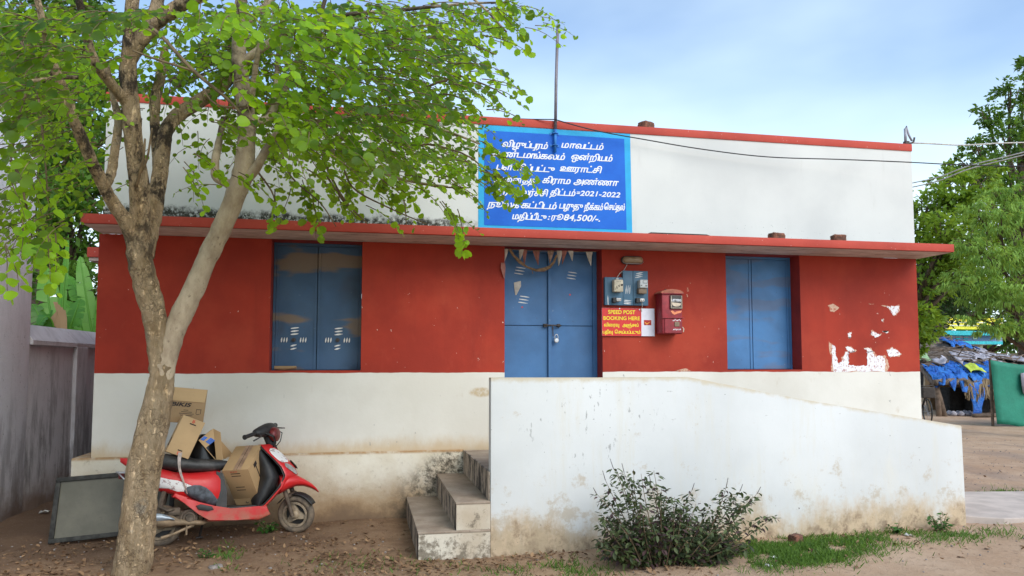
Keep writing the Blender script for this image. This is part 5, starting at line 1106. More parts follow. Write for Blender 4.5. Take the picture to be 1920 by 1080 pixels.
px_tube(m, [(150, 145, TY - .75, 9), (100, 146, TY - .9, 9), (60, 152, TY - 1.0, 8), (-30, 160, TY - 1.1, 5)], 0.05, 8)
m.build('limb', M['bark'], tr, True)
m = MB()
px_tube(m, [(300, 745, TY + .06, 40), (307, 695, TY + .055, 46), (317, 650, TY + .06, 46), (338, 595, TY + .05, 46), (362, 545, TY + .04, 44), (388, 485, TY + .02, 42), (415, 430, TY, 42), (438, 375, TY - .02, 42), (455, 325, TY - .04, 44), (462, 270, TY - .06, 38), (462, 215, TY - .08, 36), (452, 150, TY - .1, 34), (448, 90, TY - .12, 30), (452, 20, TY - .15, 24), (460, -80, TY - .2, 16), (470, -220, TY - .2, 8)], 0.06, 16)
px_tube(m, [(442, 352, TY, 24), (424, 343, TY + .02, 20), (405, 330, TY + .05, 20), (404, 300, TY + .05, 17), (412, 260, TY + .08, 15), (420, 220, TY + .1, 12)], 0.08, 10)
px_tube(m, [(452, 345, TY - .02, 22), (478, 318, TY - .1, 22), (500, 280, TY - .15, 18), (520, 262, TY - .2, 16), (580, 268, TY - .3, 13), (640, 290, TY - .4, 10), (690, 312, TY - .5, 8), (760, 338, TY - .55, 6), (840, 350, TY - .6, 4)], 0.08, 10)
px_tube(m, [(505, 262, TY - .2, 14), (540, 240, TY - .4, 13), (620, 225, TY - .6, 11), (720, 215, TY - .8, 8), (820, 240, TY - .9, 6), (900, 270, TY - 1.0, 4)], 0.06, 8)
px_tube(m, [(462, 200, TY - .08, 15), (470, 190, TY - .2, 14), (482, 110, TY - .35, 12), (496, 30, TY - .5, 11), (505, -60, TY - .6, 8)], 0.05, 8)
px_tube(m, [(500, 220, TY + .1, 12), (540, 160, TY + .2, 13), (565, 110, TY + .3, 12), (590, 60, TY + .3, 11), (612, -10, TY + .3, 9), (640, -120, TY + .3, 6)], 0.05, 8)
px_tube(m, [(462, 230, TY - .06, 26), (510, 215, TY, 16), (520, 120, TY, 10), (530, 20, TY, 8)], 0.06, 8)
px_tube(m, [(450, 120, TY - .1, 20), (540, 60, TY - .3, 15), (640, 30, TY - .6, 12), (740, 20, TY - .9, 9), (860, 8, TY - 1.2, 6), (950, 4, TY - 1.3, 3)], 0.06, 8)
px_tube(m, [(450, 60, TY - .1, 16), (560, -40, TY - .2, 13), (700, -60, TY - .3, 10), (860, -20, TY - .5, 6), (950, 60, TY - .6, 4)], 0.06, 8)
m.build('limb', M['limb'], tr, True)
m = MB(); rb = random.Random(31)
for pts in ([(275, 45, TY - .5, 7), (305, 70, TY - .7, 8), (360, 130, TY - .9, 8), (420, 180, TY - 1, 7), (450, 210, TY - 1.05, 5), (480, 240, TY - 1.1, 3)], [(360, 132, TY - .9, 5), (290, 110, TY - .8, 5), (250, 95, TY - .7, 4)], [(600, 275, TY - .35, 7), (620, 330, TY - .45, 6), (650, 380, TY - .5, 4), (690, 420, TY - .5, 3)], [(580, 270, TY - .3, 7), (610, 325, TY - .4, 5), (640, 372, TY - .4, 4), (668, 408, TY - .4, 2)], [(690, 312, TY - .5, 5), (720, 340, TY - .55, 4), (755, 370, TY - .6, 3), (762, 420, TY - .6, 2)], [(640, 290, TY - .4, 5), (660, 350, TY - .5, 4), (730, 390, TY - .5, 3), (800, 420, TY - .5, 2)], [(760, 338, TY - .55, 4), (820, 350, TY - .6, 4), (880, 352, TY - .7, 3)], [(480, 318, TY, 5), (510, 360, TY, 4), (520, 400, TY, 2)], [(380, 165, TY - .9, 5), (420, 200, TY - .95, 4), (560, 190, TY - 1.0, 3)], [(258, 330, TY - .3, 7), (275, 300, TY - .35, 5), (285, 240, TY - .4, 4)], [(255, 350, TY - .3, 8), (268, 300, TY - .4, 6), (272, 260, TY - .4, 4)], [(520, 262, TY - .2, 5), (545, 330, TY - .3, 4), (600, 380, TY - .35, 3), (630, 425, TY - .35, 2)]): px_tube(m, pts, 0.05, 6)

# sprays of leaves: density of the crown as seen, spread through its real depth
DENS = [[.85, .75, .5, .38, .5, .9, 1, 1, 1, 1, 1, .55, .12, .05], [.85, .65, .42, .28, .5, .9, 1, 1, 1, 1, .95, .42, .0, 0], [.75, .6, .35, .2, .34, .8, 1, 1, 1, 1, .85, .34, 0, 0], [.65, .5, .25, .06, .12, .38, .8, .9, 1, .9, .62, .13, 0, 0],
        [.45, .34, .1, .03, .10, .22, 0.6, .72, .85, .9, .62, .11, 0, 0], [.32, .25, .03, 0, .05, .05, .12, .22, .4, .55, .48, .12, 0, 0], [.34, .16, .0, 0, 0, .0, .02, .03, .05, .08, .12, .0, 0, 0], [.42, .05, .0, 0, 0, 0, 0, 0, 0, .02, .04, 0, 0, 0]]
LC, LA, LN, LS, LT = [], [], [], [], []
def spray(p, d, ln, nl, tone, size):
    """a thin drooping twig with alternating leaves"""
    p = Vector(p); d = Vector(d).normalized(); pts = [p.copy()]; q = p.copy()
    for i in range(nl):
        d = (d + Vector((0, 0, -0.10)) + Vector((rb.uniform(-.12, .12), rb.uniform(-.12, .12), rb.uniform(-.06, .06)))).normalized()
        q = q + d * (ln / nl); pts.append(q.copy())
        sd_ = d.cross(Vector((0, 0, 1))); sd_ = sd_.normalized() if sd_.length > 1e-3 else Vector((1, 0, 0))
        sgn = 1 if i % 2 else -1
        a = (sd_ * sgn * rb.uniform(0.5, 1.0) + d * rb.uniform(0.1, 0.7) + Vector((0, 0, rb.uniform(-0.6, 0.15))))
        n = Vector((rb.uniform(-.7, .7), rb.uniform(-1.3, .4), 0.6 + rb.uniform(-.5, .3)))
        LC.append(q + a.normalized() * 0.012); LA.append(a); LN.append(n); LS.append(size * rb.uniform(0.5, 1.2)); LT.append(tone + rb.uniform(-.28, .28))
    return pts
cell = 80
for j in range(-4, 8):
    for i in range(-3, 14):
        if j < 0: dn = 0.42 * (1 - max(0, (i - 9)) / 5) * (1 + j / 12) if i < 13 else 0
        elif i < 0: dn = DENS[j][0] * 0.7
        else: dn = DENS[j][i]
        cnt = dn * (33 if j >= 0 and i >= 0 else 5)
        cnt = int(cnt) + (1 if rb.random() < cnt - int(cnt) else 0)
        for _ in range(cnt):
            u = (i + rb.random()) * cell; v = (j + rb.random()) * 60
            low = v > 300
            yy_ = rb.uniform(4.3, 7.15) if not low else rb.uniform(5.0, 6.9)
            if 150 < u < 530 and j >= 1 and rb.random() < .93: yy_ = rb.uniform(6.2, 7.15)
            p = at(u, v, yy_)
            if p.z < 2.75 and u > 140: continue
            c0 = at(430, 60, 6.0); dr_ = (p - c0); dr_.z *= 0.4; dr_ += Vector((rb.uniform(-.8, .8), rb.uniform(-.8, .8), rb.uniform(-.3, .5)))
            clump = 0.5 + 0.5 * math.sin(p.x * 2.9 + 1.3 * math.sin(p.z * 2.7)) * math.cos(p.y * 2.3 + p.z * 1.7)
            tone = -0.08 + 1.05 * clump ** 1.2 + (0.12 if v > 200 and u > 500 else 0) - (0.15 if yy_ > 6.3 else 0)  # crown depth shading put into leaf tone: back sprays darker, lower right lighter
            p = p - dr_.normalized() * 0.16
            pts = spray(p, dr_, rb.uniform(0.22, 0.42), rb.randint(6, 10), tone, rb.uniform(0.041, 0.066))
            m.tube(pts, [0.004 - 0.003 * k / len(pts) for k in range(len(pts))], 4)
# hand-set sprays that stand out in the photo
for (u, v, y_, dx, dz, tn) in ((850, 395, 5.6, .3, -1, .8), (830, 370, 5.6, .5, -.6, .7), (905, 310, 5.5, 1, -.25, .55), (930, 320, 5.5, 1, -.5, .4), (915, 285, 5.4, 1, -.1, .7), (960, 300, 5.5, .8, -.3, .6), (900, 330, 5.3, 1, -.5, .3), (900, 270, 5.4, 1, -.2, .8), (870, 300, 5.4, 1, -.4, .5), (940, 3, 5, 1, -.2, .2), (920, 20, 5, .7, -.3, .3), (440, 150, 5.2, .5, .2, .95), (450, 165, 5.2, .4, -.1, .95), (345, 310, 5.6, .4, -.4, .8), (370, 295, 5.7, .5, -.3, .85), (440, 330, 5.5, .5, -.2, .7), (400, 225, 5.3, .6, -.1, .4), (455, 225, 5.3, .6, -.2, .35), (100, 430, 5.2, .2, -1, .8), (40, 420, 5.0, .3, -.8, .8), (20, 350, 5, .4, -.8, .7), (15, 460, 5.0, .3, -.7, .85), (90, 440, 5.1, .2, -.9, .9), (60, 330, 5.2, .3, -.6, .6), (560, 340, 6, .3, -1, .3), (575, 330, 6, .2, -1, .25), (590, 370, 6, .1, -1, .5), (520, 360, 6.1, .1, -1, .8), (640, 340, 5.9, .4, -.8, .3), (700, 330, 5.8, .7, -.5, .4)):
    for k in range(2):
        pts = spray(at(u + rb.uniform(-8, 8), v + rb.uniform(-8, 8), y_ + rb.uniform(-.1, .1)), (dx, -0.15, dz), rb.uniform(0.22, 0.36), rb.randint(6, 9), tn, 0.07); m.tube(pts, [0.004 - 0.003 * q / len(pts) for q in range(len(pts))], 4)
# thin branchlets that carry the sprays
for (a, c_) in (((560, 250, 6.0), (760, 280, 5.6)), ((760, 280, 5.6), (930, 330, 5.4)), ((600, 150, 6), (800, 160, 5.5)), ((800, 160, 5.5), (950, 180, 5.3)), ((520, 100, 6.2), (700, 90, 5.8)), ((700, 90, 5.8), (930, 100, 5.4)), ((60, 152, 5.2), (20, 300, 5)), ((20, 300, 5), (60, 450, 5)), ((60, 100, 5.7), (90, 380, 5.3)), ((600, 220, 5.6), (640, 140, 5.2)), ((720, 215, 5.4), (790, 90, 5.2)), ((560, 190, 5.3), (700, 240, 5.0))):
    p, q = at(*a), at(*c_); P = [p.lerp(q, k / 8) + Vector((0, 0, 0.10 * math.sin(math.pi * k / 8) + rb.uniform(-.02, .02))) for k in range(9)]; m.tube(P, [0.011 - 0.0008 * k for k in range(9)], 5)
m.build('twigs', M['twig'], tr, True)
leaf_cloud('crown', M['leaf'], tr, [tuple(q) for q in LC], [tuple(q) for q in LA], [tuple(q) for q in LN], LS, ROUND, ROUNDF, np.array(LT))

# ------------------------------------------------------------------ trees behind
def bg_tree(name, lab, base, clumps, nleaf, size, mat, bark='darkbark', tmpl=QUAD, faces=QUADF, droop=0.0, trunk_r=0.18, group=None, tone0=0.5, lean=(0, 0), spread=1.0):
    """clumps: (point, radius); limbs run from the trunk into every clump"""
    base = Vector(base); root = thing(name, lab, 'tree', base, group)
    C = [Vector(c_[0]) for c_ in clumps]; top = sum(C, Vector()) / len(C); top.z = base.z + (top.z - base.z) * 0.75; top.x = base.x + (top.x - base.x) * 0.3; top.y = base.y + (top.y - base.y) * 0.3
    m = MB(); n = 9; TP = [base.lerp(top, k / n) + Vector((math.sin(k * 1.3) * 0.06, math.cos(k * 0.9) * 0.06, 0)) for k in range(n + 1)]
    TP[0].z = base.z - 0.15
    m.tube(TP, [trunk_r * (1.25 - 1.0 * k / n) for k in range(n + 1)], 10, 0.06, random.Random(3)); m.build('trunk', M[bark], root, True)
    m = MB(); r_ = random.Random(8)
    for (c_, rad) in clumps:
        c_ = Vector(c_); k = 3 + int(5 * min(1, max(0, (c_.z - base.z) / max(0.1, top.z - base.z) - 0.35))); s_ = TP[min(k, n)]
        mid = s_.lerp(c_, 0.5) + Vector((r_.uniform(-.2, .2), r_.uniform(-.2, .2), 0.15)); m.tube([s_, mid, c_], [trunk_r * 0.38, trunk_r * 0.22, trunk_r * 0.07], 6)
        for q in range(5):
            e = c_ + Vector(unit(1)[0]) * rad * 0.8; m.tube([mid.lerp(c_, 0.6), c_.lerp(e, 0.5), e], [trunk_r * 0.1, trunk_r * 0.06, trunk_r * 0.02], 4)
    m.build('limb', M[bark], root, True)
    PC, PA, PN, PS, PT = [], [], [], [], []
    tot = sum(r**2 for _, r in clumps)
    for (c_, rad) in clumps:
        k = max(30, int(nleaf * rad * rad / tot)); ns = max(6, k // 26)
        sub = unit(ns) * (rad * rng.uniform(0.35, 1.0, (ns, 1))) * np.array([1, 1, 0.72]); sr = rad * 0.27
        idx = rng.integers(0, ns, k)
        P = np.array(c_)[None] + sub[idx] + unit(k) * sr * rng.uniform(0.2, 1.1, (k, 1)) * np.array([1, 1, 0.6])
        out = P - np.array(c_)[None]
        A = out / (np.linalg.norm(out, axis=1, keepdims=True) + 1e-6) * 0.6 + unit(k) * 0.7; A[:, 2] -= droop
        Nn = unit(k) * 0.8; Nn[:, 2] += 0.9
        PC.append(P); PA.append(A); PN.append(Nn); PS.append(size * rng.uniform(0.6, 1.25, k)); st_ = rng.uniform(-.25, .25, ns)
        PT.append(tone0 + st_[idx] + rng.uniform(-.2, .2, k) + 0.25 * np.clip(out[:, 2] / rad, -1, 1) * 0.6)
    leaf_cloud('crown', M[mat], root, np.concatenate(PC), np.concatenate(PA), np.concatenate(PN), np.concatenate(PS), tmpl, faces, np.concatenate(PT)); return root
def cl(*L): return [(at(u, v, y_), r_) for u, v, y_, r_ in L]
# right side
b0 = gat(1742, 738); b0 = Vector((at(1700, 700, 17).x, 17, 0))
bg_tree('yellow_green_tree', 'bushy yellow green tree just behind the right corner of the building', b0, cl((1740, 385, 17, .75), (1790, 365, 16.5, .7), (1835, 385, 16, .7), (1725, 440, 17, .8), (1775, 430, 16, .85), (1825, 440, 16.5, .8), (1745, 490, 17, .8), (1790, 500, 16.5, .8), (1835, 330, 18, .6), (1780, 330, 18, .5), (1850, 480, 17, .8), (1722, 535, 17, .7), (1752, 545, 17.5, .6), (1726, 595, 17, .55), (1748, 610, 17.5, .42), (1718, 645, 17, .45), (1700, 600, 17, .8)), 12500, 0.15, 'leaf_lime', trunk_r=0.22, droop=0.2, tone0=0.55)
bg_tree('dark_tree', 'dark leafed tree with pale trunk in the gap beside the red corner of the building', (at(1741, 700, 27).x, 27, 0), cl((1735, 545, 26, 1.1), (1760, 575, 26, .9), (1730, 610, 26, 1.1), (1785, 540, 27, 1.0), (1748, 640, 26, .65), (1722, 660, 27, .9), (1790, 570, 27.5, .6), (1740, 500, 27, 1.2), (1700, 560, 27, 1.2)), 9000, 0.17, 'leaf_dark', 'limb', trunk_r=0.24, tone0=0.35)
bg_tree('tall_tree', 'tall dark green tree with layered branches at the right edge', (at(1930, 700, 24).x, 24, 0), cl((1895, 165, 24, .8), (1855, 215, 24, .75), (1925, 215, 24, 1.1), (1880, 255, 23.5, .95), (1835, 275, 23, .6), (1930, 290, 24, 1.2), (1865, 310, 23, .9), (1812, 305, 22.5, .55), (1790, 330, 22.5, .45), (1900, 355, 23, 1.1), (1850, 355, 23.5, .8), (1950, 120, 24, .9), (1985, 250, 24, 1.4), (1990, 380, 24, 1.4), (1925, 120, 25, .5), (1880, 420, 24, 1.0), (1940, 440, 24, 1.2)), 13000, 0.17, 'leaf_bg', trunk_r=0.35, droop=0.25, tone0=0.4)
bg_tree('feathery_tree', 'light green feathery tree with drooping fronds in front of the thatched hut', (at(1990, 700, 13.5).x, 13.5, 0), cl((1835, 395, 13, .38), (1870, 420, 13, .5), (1910, 400, 13, .5), (1815, 455, 13, .38), (1850, 480, 12.8, .5), (1895, 480, 13, .55), (1940, 470, 13, .6), (1800, 520, 13, .40), (1840, 545, 13, .5), (1885, 550, 12.8, .55), (1930, 550, 13, .6), (1855, 605, 13, .38), (1900, 615, 13, .42), (1945, 620, 13, .45), (1815, 590, 13, .25), (1875, 360, 13.2, .35), (1985, 520, 13, .7)), 15000, 0.12, 'leaf_feather', trunk_r=0.16, tmpl=FEATHER, faces=FEATHERF, droop=0.9, tone0=0.6)
bg_tree('dark_tree', 'dim green tree behind the blue and yellow house', (at(1840, 690, 38).x, 38, 0), cl((1800, 560, 38, 2.0), (1860, 540, 38, 2.2), (1920, 560, 38, 2.2), (1740, 560, 40, 2.0), (1900, 620, 36, 1.5), (1960, 620, 36, 2)), 7000, 0.3, 'leaf_dark', trunk_r=0.35, tone0=0.5)
PC, PA, PN, PS, PT = [], [], [], [], []
for k in range(90):
    an = R(-48 + 136 * k / 89 + rng.uniform(-1, 1)); d_ = rng.uniform(62, 95); c_ = np.array([math.sin(an) * d_, math.cos(an) * d_, rng.uniform(2.0, 5.0)]); n_ = 230
    o_ = unit(n_) * rng.uniform(.3, 1, (n_, 1)) * np.array([4.5, 3.5, 3.6]); PC.append(c_ + o_); PA.append(unit(n_)); q = unit(n_); q[:, 2] += .7; PN.append(q); PS.append(rng.uniform(.6, 1.3, n_)); PT.append(np.full(n_, rng.uniform(.2, .7)) + rng.uniform(-.2, .2, n_))
PC = np.concatenate(PC); PC[:, 2] = np.maximum(PC[:, 2], .2)
tag(leaf_cloud('far_woods', M['leaf_bg'], None, PC, np.concatenate(PA), np.concatenate(PN), np.concatenate(PS), QUAD, QUADF, np.concatenate(PT)), kind='stuff')
# left side
bg_tree('garden_tree', 'leafy green tree rising behind the low compound wall at the left', (at(120, 690, 15).x, 15, 0), cl((95, 280, 15, .9), (150, 300, 15, .8), (180, 250, 15.5, .8), (110, 350, 14.5, .8), (165, 370, 14.5, .8), (190, 330, 15, .7), (130, 420, 14.5, .75), (180, 440, 15, .65), (85, 430, 15, .7), (100, 480, 15, .6), (60, 220, 15, 1), (130, 200, 15.5, 1), (90, 520, 14, .6), (140, 530, 14.5, .6), (185, 540, 14.5, .6), (115, 590, 14, .55), (165, 600, 14.5, .55)), 11500, 0.13, 'leaf_bg', trunk_r=0.2, tone0=0.55)
bg_tree('garden_tree', 'taller green tree far behind the building roof at the left', (at(60, 690, 19).x, 19, 0), cl((40, 120, 19, 1.3), (120, 90, 19, 1.2), (10, 220, 19, 1.3), (180, 150, 19.5, 1.0), (60, 20, 19, 1.4), (150, 10, 19, 1.2), (-60, 100, 19, 1.6), (230, 190, 20, .7), (90, 160, 19, 1.2), (20, 320, 20, 1.3), (330, 130, 20.5, .6), (410, 110, 21, .8)), 8000, 0.19, 'leaf_bg', trunk_r=0.3, tone0=0.45)

# banana plants beyond the low wall
def banana(lab, base, leaves, group='banana plants'):
    root = thing('banana_plant', lab, 'banana plant', base, group); base = Vector(base)
    m = MB(); m.tube([base + Vector((0, 0, -0.1)), base + Vector((0.03, 0, 0.8)), base + Vector((0.02, 0, 1.7))], [0.10, 0.085, 0.06], 12); m.build('stem', M['weed'], root, True)
    r_ = random.Random(int(abs(base.x) * 100))
    for (tip, wid, crv, tn) in leaves:
        s_ = base + Vector((0.02, 0, 1.65)); tip = Vector(tip); mid = s_.lerp(tip, 0.5) + Vector(crv); n = 34
        L = lambda t_: s_ * (1 - t_) ** 2 + mid * 2 * t_ * (1 - t_) + tip * t_ ** 2
        m = MB(); m.tube([L(k / 12) for k in range(13)], [0.022 - 0.018 * k / 12 for k in range(13)], 7); mr = m.build('leaf_rib', M['banana'], root, True)
        a_ = mr.data.attributes.new('tone', 'FLOAT', 'FACE'); a_.data.foreach_set('value', [1.0] * len(mr.data.polygons))
        m = MB(); tones = []
        for side in (-1, 1):
            k = 3
            while k < n:
                w = r_.randint(1, 4); k2 = min(n, k + w); dr0 = r_.uniform(-.1, .22)
                P = []
                for q in range(k, k2 + 1):
                    t_ = q / n; c0 = L(t_); tg = (L(min(1, t_ + .02)) - L(t_ - .02)).normalized()
                    sd_ = tg.cross(Vector((0, -0.45, 0.9))).normalized() * side; ww = wid * (math.sin(math.pi * min(1, 0.10 + t_ * 0.9)) ** 0.6) * (1 if q != k2 else 0.97)
                    P.append([c0 + sd_ * ww * f_ + tg * 0.25 * ww * f_ + Vector((0, 0, -dr0 * f_ * f_ * ww * 2 + 0.12 * ww * f_ * (1 - f_))) for f_ in (0, 0.35, 0.7, 1.0)])
                m.grid(P); tones += [tn + r_.uniform(-.12, .12)] * ((k2 - k) * 3); k = k2
        lf = m.build('leaf', M['banana'], root, True); a_ = lf.data.attributes.new('tone', 'FLOAT', 'FACE'); a_.data.foreach_set('value', (tones + [tn] * len(lf.data.polygons))[:len(lf.data.polygons)])
    return root
def bl(u, v, y_): return at(u, v, y_)
banana('banana plant with a broad leaf curving down beside the tall pale wall', (at(105, 690, 11.4).x, 11.4, 0), [(bl(72, 610, 11.2), 0.17, (0.05, 0, .62), .35), (bl(85, 500, 11.7), 0.15, (-.1, .1, .2), .95), (bl(128, 440, 11.8), 0.05, (0, 0, .05), .8), (bl(150, 560, 11.6), 0.13, (.1, 0, .3), .5), (bl(60, 570, 11.5), 0.12, (-.1, 0, .3), .3)])
banana('banana plant with torn leaves close to the red building corner', (at(178, 690, 12.4).x, 12.4, 0), [(bl(120, 625, 11.8), 0.15, (-.1, -.1, .30), .45), (bl(150, 480, 12.6), 0.12, (-.05, 0, .2), .9), (bl(205, 500, 12.4), 0.14, (.05, 0, .35), .8), (bl(105, 560, 12.6), 0.13, (0, 0, .4), .6), (bl(210, 560, 12), 0.13, (.05, 0, .3), .6), (bl(128, 515, 13.), 0.13, (0, 0, .3), .7)])
m = MB(); rb2 = random.Random(2)
for k in range(4):
    p = at(104 + 5 * k, 566 + 5 * k, 11.3); m.grid([[p + Vector((-0.03, 0, 0)), p + Vector((0.02, 0.01, 0))], [p + Vector((rb2.uniform(-.08, .02), 0, -.13)), p + Vector((rb2.uniform(0.03, .06), 0.02, -.12))], [p + Vector((rb2.uniform(-.12, .0), 0, -.30)), p + Vector((rb2.uniform(0.0, .05), 0.02, -.33))]], (0, 0.004, 0))
dl = m.build('dead_leaf', M['card_dark']); dl.parent = bpy.data.objects['banana_plant']; dl.matrix_parent_inverse = bpy.data.objects['banana_plant'].matrix_basis.inverted()

# ------------------------------------------------------------------ basil bush, weeds, grass, litter
bush = thing('basil_bush', 'straggly dark green and purple basil bush against the white ramp wall', 'bush', (2.35, 5.75, 0))
m = MB(); BC, BA, BN, BS, BT = [], [], [], [], []; PCc, PAa, PNn, PSs, PTt = [], [], [], [], []; rb = random.Random(77)
SP = MB()
def stem(base, tip, nl, lsize, purple=0.15, spike=False):
    base, tip = Vector(base), Vector(tip); mid = base.lerp(tip, 0.5) + Vector((rb.uniform(-.06, .06), rb.uniform(-.05, .05), rb.uniform(0, .07))); P = []
    for k in range(9):
        t_ = k / 8; P.append(base * (1 - t_) ** 2 + mid * 2 * t_ * (1 - t_) + tip * t_ * t_)
    m.tube(P, [0.007 - 0.0055 * k / 8 for k in range(9)], 5)
    for i in range(nl):
        t_ = rb.uniform(0.12, 1.0) ** 0.75; c0 = base * (1 - t_) ** 2 + mid * 2 * t_ * (1 - t_) + tip * t_ * t_
        a = Vector((rb.uniform(-1, 1), rb.uniform(-1, 1), rb.uniform(-.75, .3))); n = Vector((rb.uniform(-.5, .5), rb.uniform(-.6, .3), 1)); off = Vector((a.x, a.y, 0)).normalized() * rb.uniform(0.005, 0.045); tn = 0.45 + rb.uniform(-.4, .45)
        if rb.random() < purple: PCc.append(c0 + off); PAa.append(a); PNn.append(n); PSs.append(lsize * rb.uniform(.6, 1.1)); PTt.append(tn)
        else: BC.append(c0 + off); BA.append(a); BN.append(n); BS.append(lsize * rb.uniform(.6, 1.2)); BT.append(tn)
    if spike:
        d = (tip - P[-2]).normalized() + Vector((0, 0, .5)); d.normalize(); e = tip + d * rb.uniform(.05, .09); SP.tube([tip, e], [0.003, 0.0015], 5)
        for k in range(7):
            c0 = tip.lerp(e, k / 7); SP.lathe([(0.001, -0.003), (0.004, 0), (0.001, 0.003)], c0, d, 6)
TIPS = [(1118, 925, 5.7), (1140, 935, 5.8), (1135, 900, 5.75), (1150, 878, 5.7), (1158, 885, 5.9), (1170, 885, 5.8), (1188, 880, 5.8), (1202, 888, 5.7), (1226, 882, 5.85), (1220, 905, 5.8), (1250, 930, 5.7), (1265, 932, 5.8), (1240, 915, 5.95), (1275, 945, 5.8), (1298, 918, 5.8), (1305, 945, 5.9), (1330, 950, 5.8), (1362, 912, 5.8), (1372, 925, 5.75), (1388, 920, 5.8), (1395, 945, 5.7), (1420, 925, 5.75), (1412, 930, 5.9), (1455, 968, 5.7), (1440, 965, 5.7), (1180, 920, 5.6), (1200, 940, 5.5)]
for (u, v, y_) in TIPS:
    tp_ = at(u, v, y_); bx = 2.35 + (tp_.x - 2.35) * 0.38 + rb.uniform(-.1, .1); stem((bx, 5.72 + rb.uniform(-.12, .12), 0.0), tp_, 62, 0.052, 0.14, v < 930 and rb.random() < .7)
for _ in range(118):
    u = rb.uniform(1120, 1405); f_ = (u - 1120) / 285; vmax = 955 + 15 * math.sin(f_ * 9) ; v = rb.uniform(vmax, 1062); y_ = rb.uniform(5.42, 6.05); tp_ = at(u, v, y_); tp_.z = max(0.06, tp_.z); stem((2.35 + (tp_.x - 2.35) * 0.45, 5.72 + (y_ - 5.72) * .4, 0.0), tp_, 40, 0.056, 0.2 + 0.25 * math.exp(-((u - 1235) / 40) ** 2), False)
m.build('stem', M['twig'], bush, True); SP.build('flower_spike', M['tulsi_purple'], bush)
leaf_cloud('foliage', M['tulsi'], bush, BC, BA, BN, BS, OVAL, OVALF, np.array(BT)); leaf_cloud('purple_foliage', M['tulsi_purple'], bush, PCc, PAa, PNn, PSs, OVAL, OVALF, np.array(PTt))

def weed(lab, c, n, ln, size, mat='weed', name='weed', group='weeds', up=0.7):
    root = thing(name, lab, 'plant', c, group); m = MB(); C, A, N, S, T_ = [], [], [], [], []; c = Vector(c)
    for k in range(n):
        a = rb.uniform(0, 6.28); tip = c + Vector((math.cos(a) * ln * rb.uniform(.3, 1), math.sin(a) * ln * rb.uniform(.3, 1), ln * rb.uniform(.4, 1.3) * up)); P = [c.lerp(tip, q / 4) + Vector((0, 0, 0.02 * math.sin(q / 4 * 3.1))) for q in range(5)]; m.tube(P, 0.0025, 4)
        for q in range(7):
            t_ = rb.uniform(.3, 1); C.append(tuple(c.lerp(tip, t_))); A.append((rb.uniform(-1, 1), rb.uniform(-1, 1), rb.uniform(-.4, .4))); N.append((rb.uniform(-.4, .4), rb.uniform(-.7, .2), 1)); S.append(size * rb.uniform(.6, 1.2)); T_.append(rb.random())
    m.build('stem', M['twig'], root); leaf_cloud('foliage', M[mat], root, C, A, N, S, OVAL, OVALF, np.array(T_)); return root
weed('leafy green weed growing under the scooter behind its front wheel', gat(503, 1000), 12, 0.15, 0.05)
weed('low weed sprouting at the foot of the tree trunk', gat(225, 1078), 7, 0.07, 0.04)
weed('dark green weed at the foot of the ramp wall near its right end', gat(1765, 998, .05), 16, 0.16, 0.05, up=.8)
weed('small weed against the ramp wall near the broken brick', gat(1680, 1000, .05), 12, 0.10, 0.04)
weed('tiny green weed at the base of the lowest step', gat(857, 1035), 6, 0.06, 0.03)
weed('small weed in the leaf litter between trunk and step', gat(385, 1050), 9, 0.10, 0.035)

def scatter_grass(name, lab_kind, polys, n, h, mat):
    C, A, N, S, T_ = [], [], [], [], []
    for (u0, v0, u1, v1, wgt) in polys:
        for _ in range(int(n * wgt)):
            u = rb.gauss((u0 + u1) / 2, (u1 - u0) / 3.4); v = rb.gauss((v0 + v1) / 2, (v1 - v0) / 3.4); p = gat(u, v, 0.03)
            if p.y > RY - 0.01 and 0.4 < p.x < 5.66: continue
            if math.sin(p.x * 5.3 + 1.7 * math.sin(p.y * 6)) * math.sin(p.y * 8.1 + p.x * 2.2) + 0.45 * math.sin(p.x * 17) < rb.uniform(-.9, .25): continue
            p.z = gz(p.x, p.y) - 0.002; C.append(tuple(p)); A.append((rb.uniform(-.7, .7), rb.uniform(-.7, .7), rb.uniform(.35, 1))); N.append((rb.uniform(-1, 1), -1, rb.uniform(-.2, .6))); S.append(h * rb.uniform(.4, 1.3)); T_.append(rb.random())
    return tag(leaf_cloud(name, M[mat], None, C, A, N, S, [(0, .06, 0), (.5, .055, .03), (1, 0, .12), (.5, -.055, .03), (0, -.06, 0)], [(0, 4, 3, 2, 1)], np.array(T_)), kind='stuff')
scatter_grass('grass', 0, [(1370, 1012, 1640, 1050, 1.0), (1390, 1020, 1560, 1062, .9), (1560, 1000, 1880, 1022, .35), (395, 1020, 450, 1062, .03), (1840, 925, 1905, 945, .15), (560, 1030, 900, 1070, .03), (940, 1045, 1150, 1078, .09)], 9000, 0.05, 'grass')
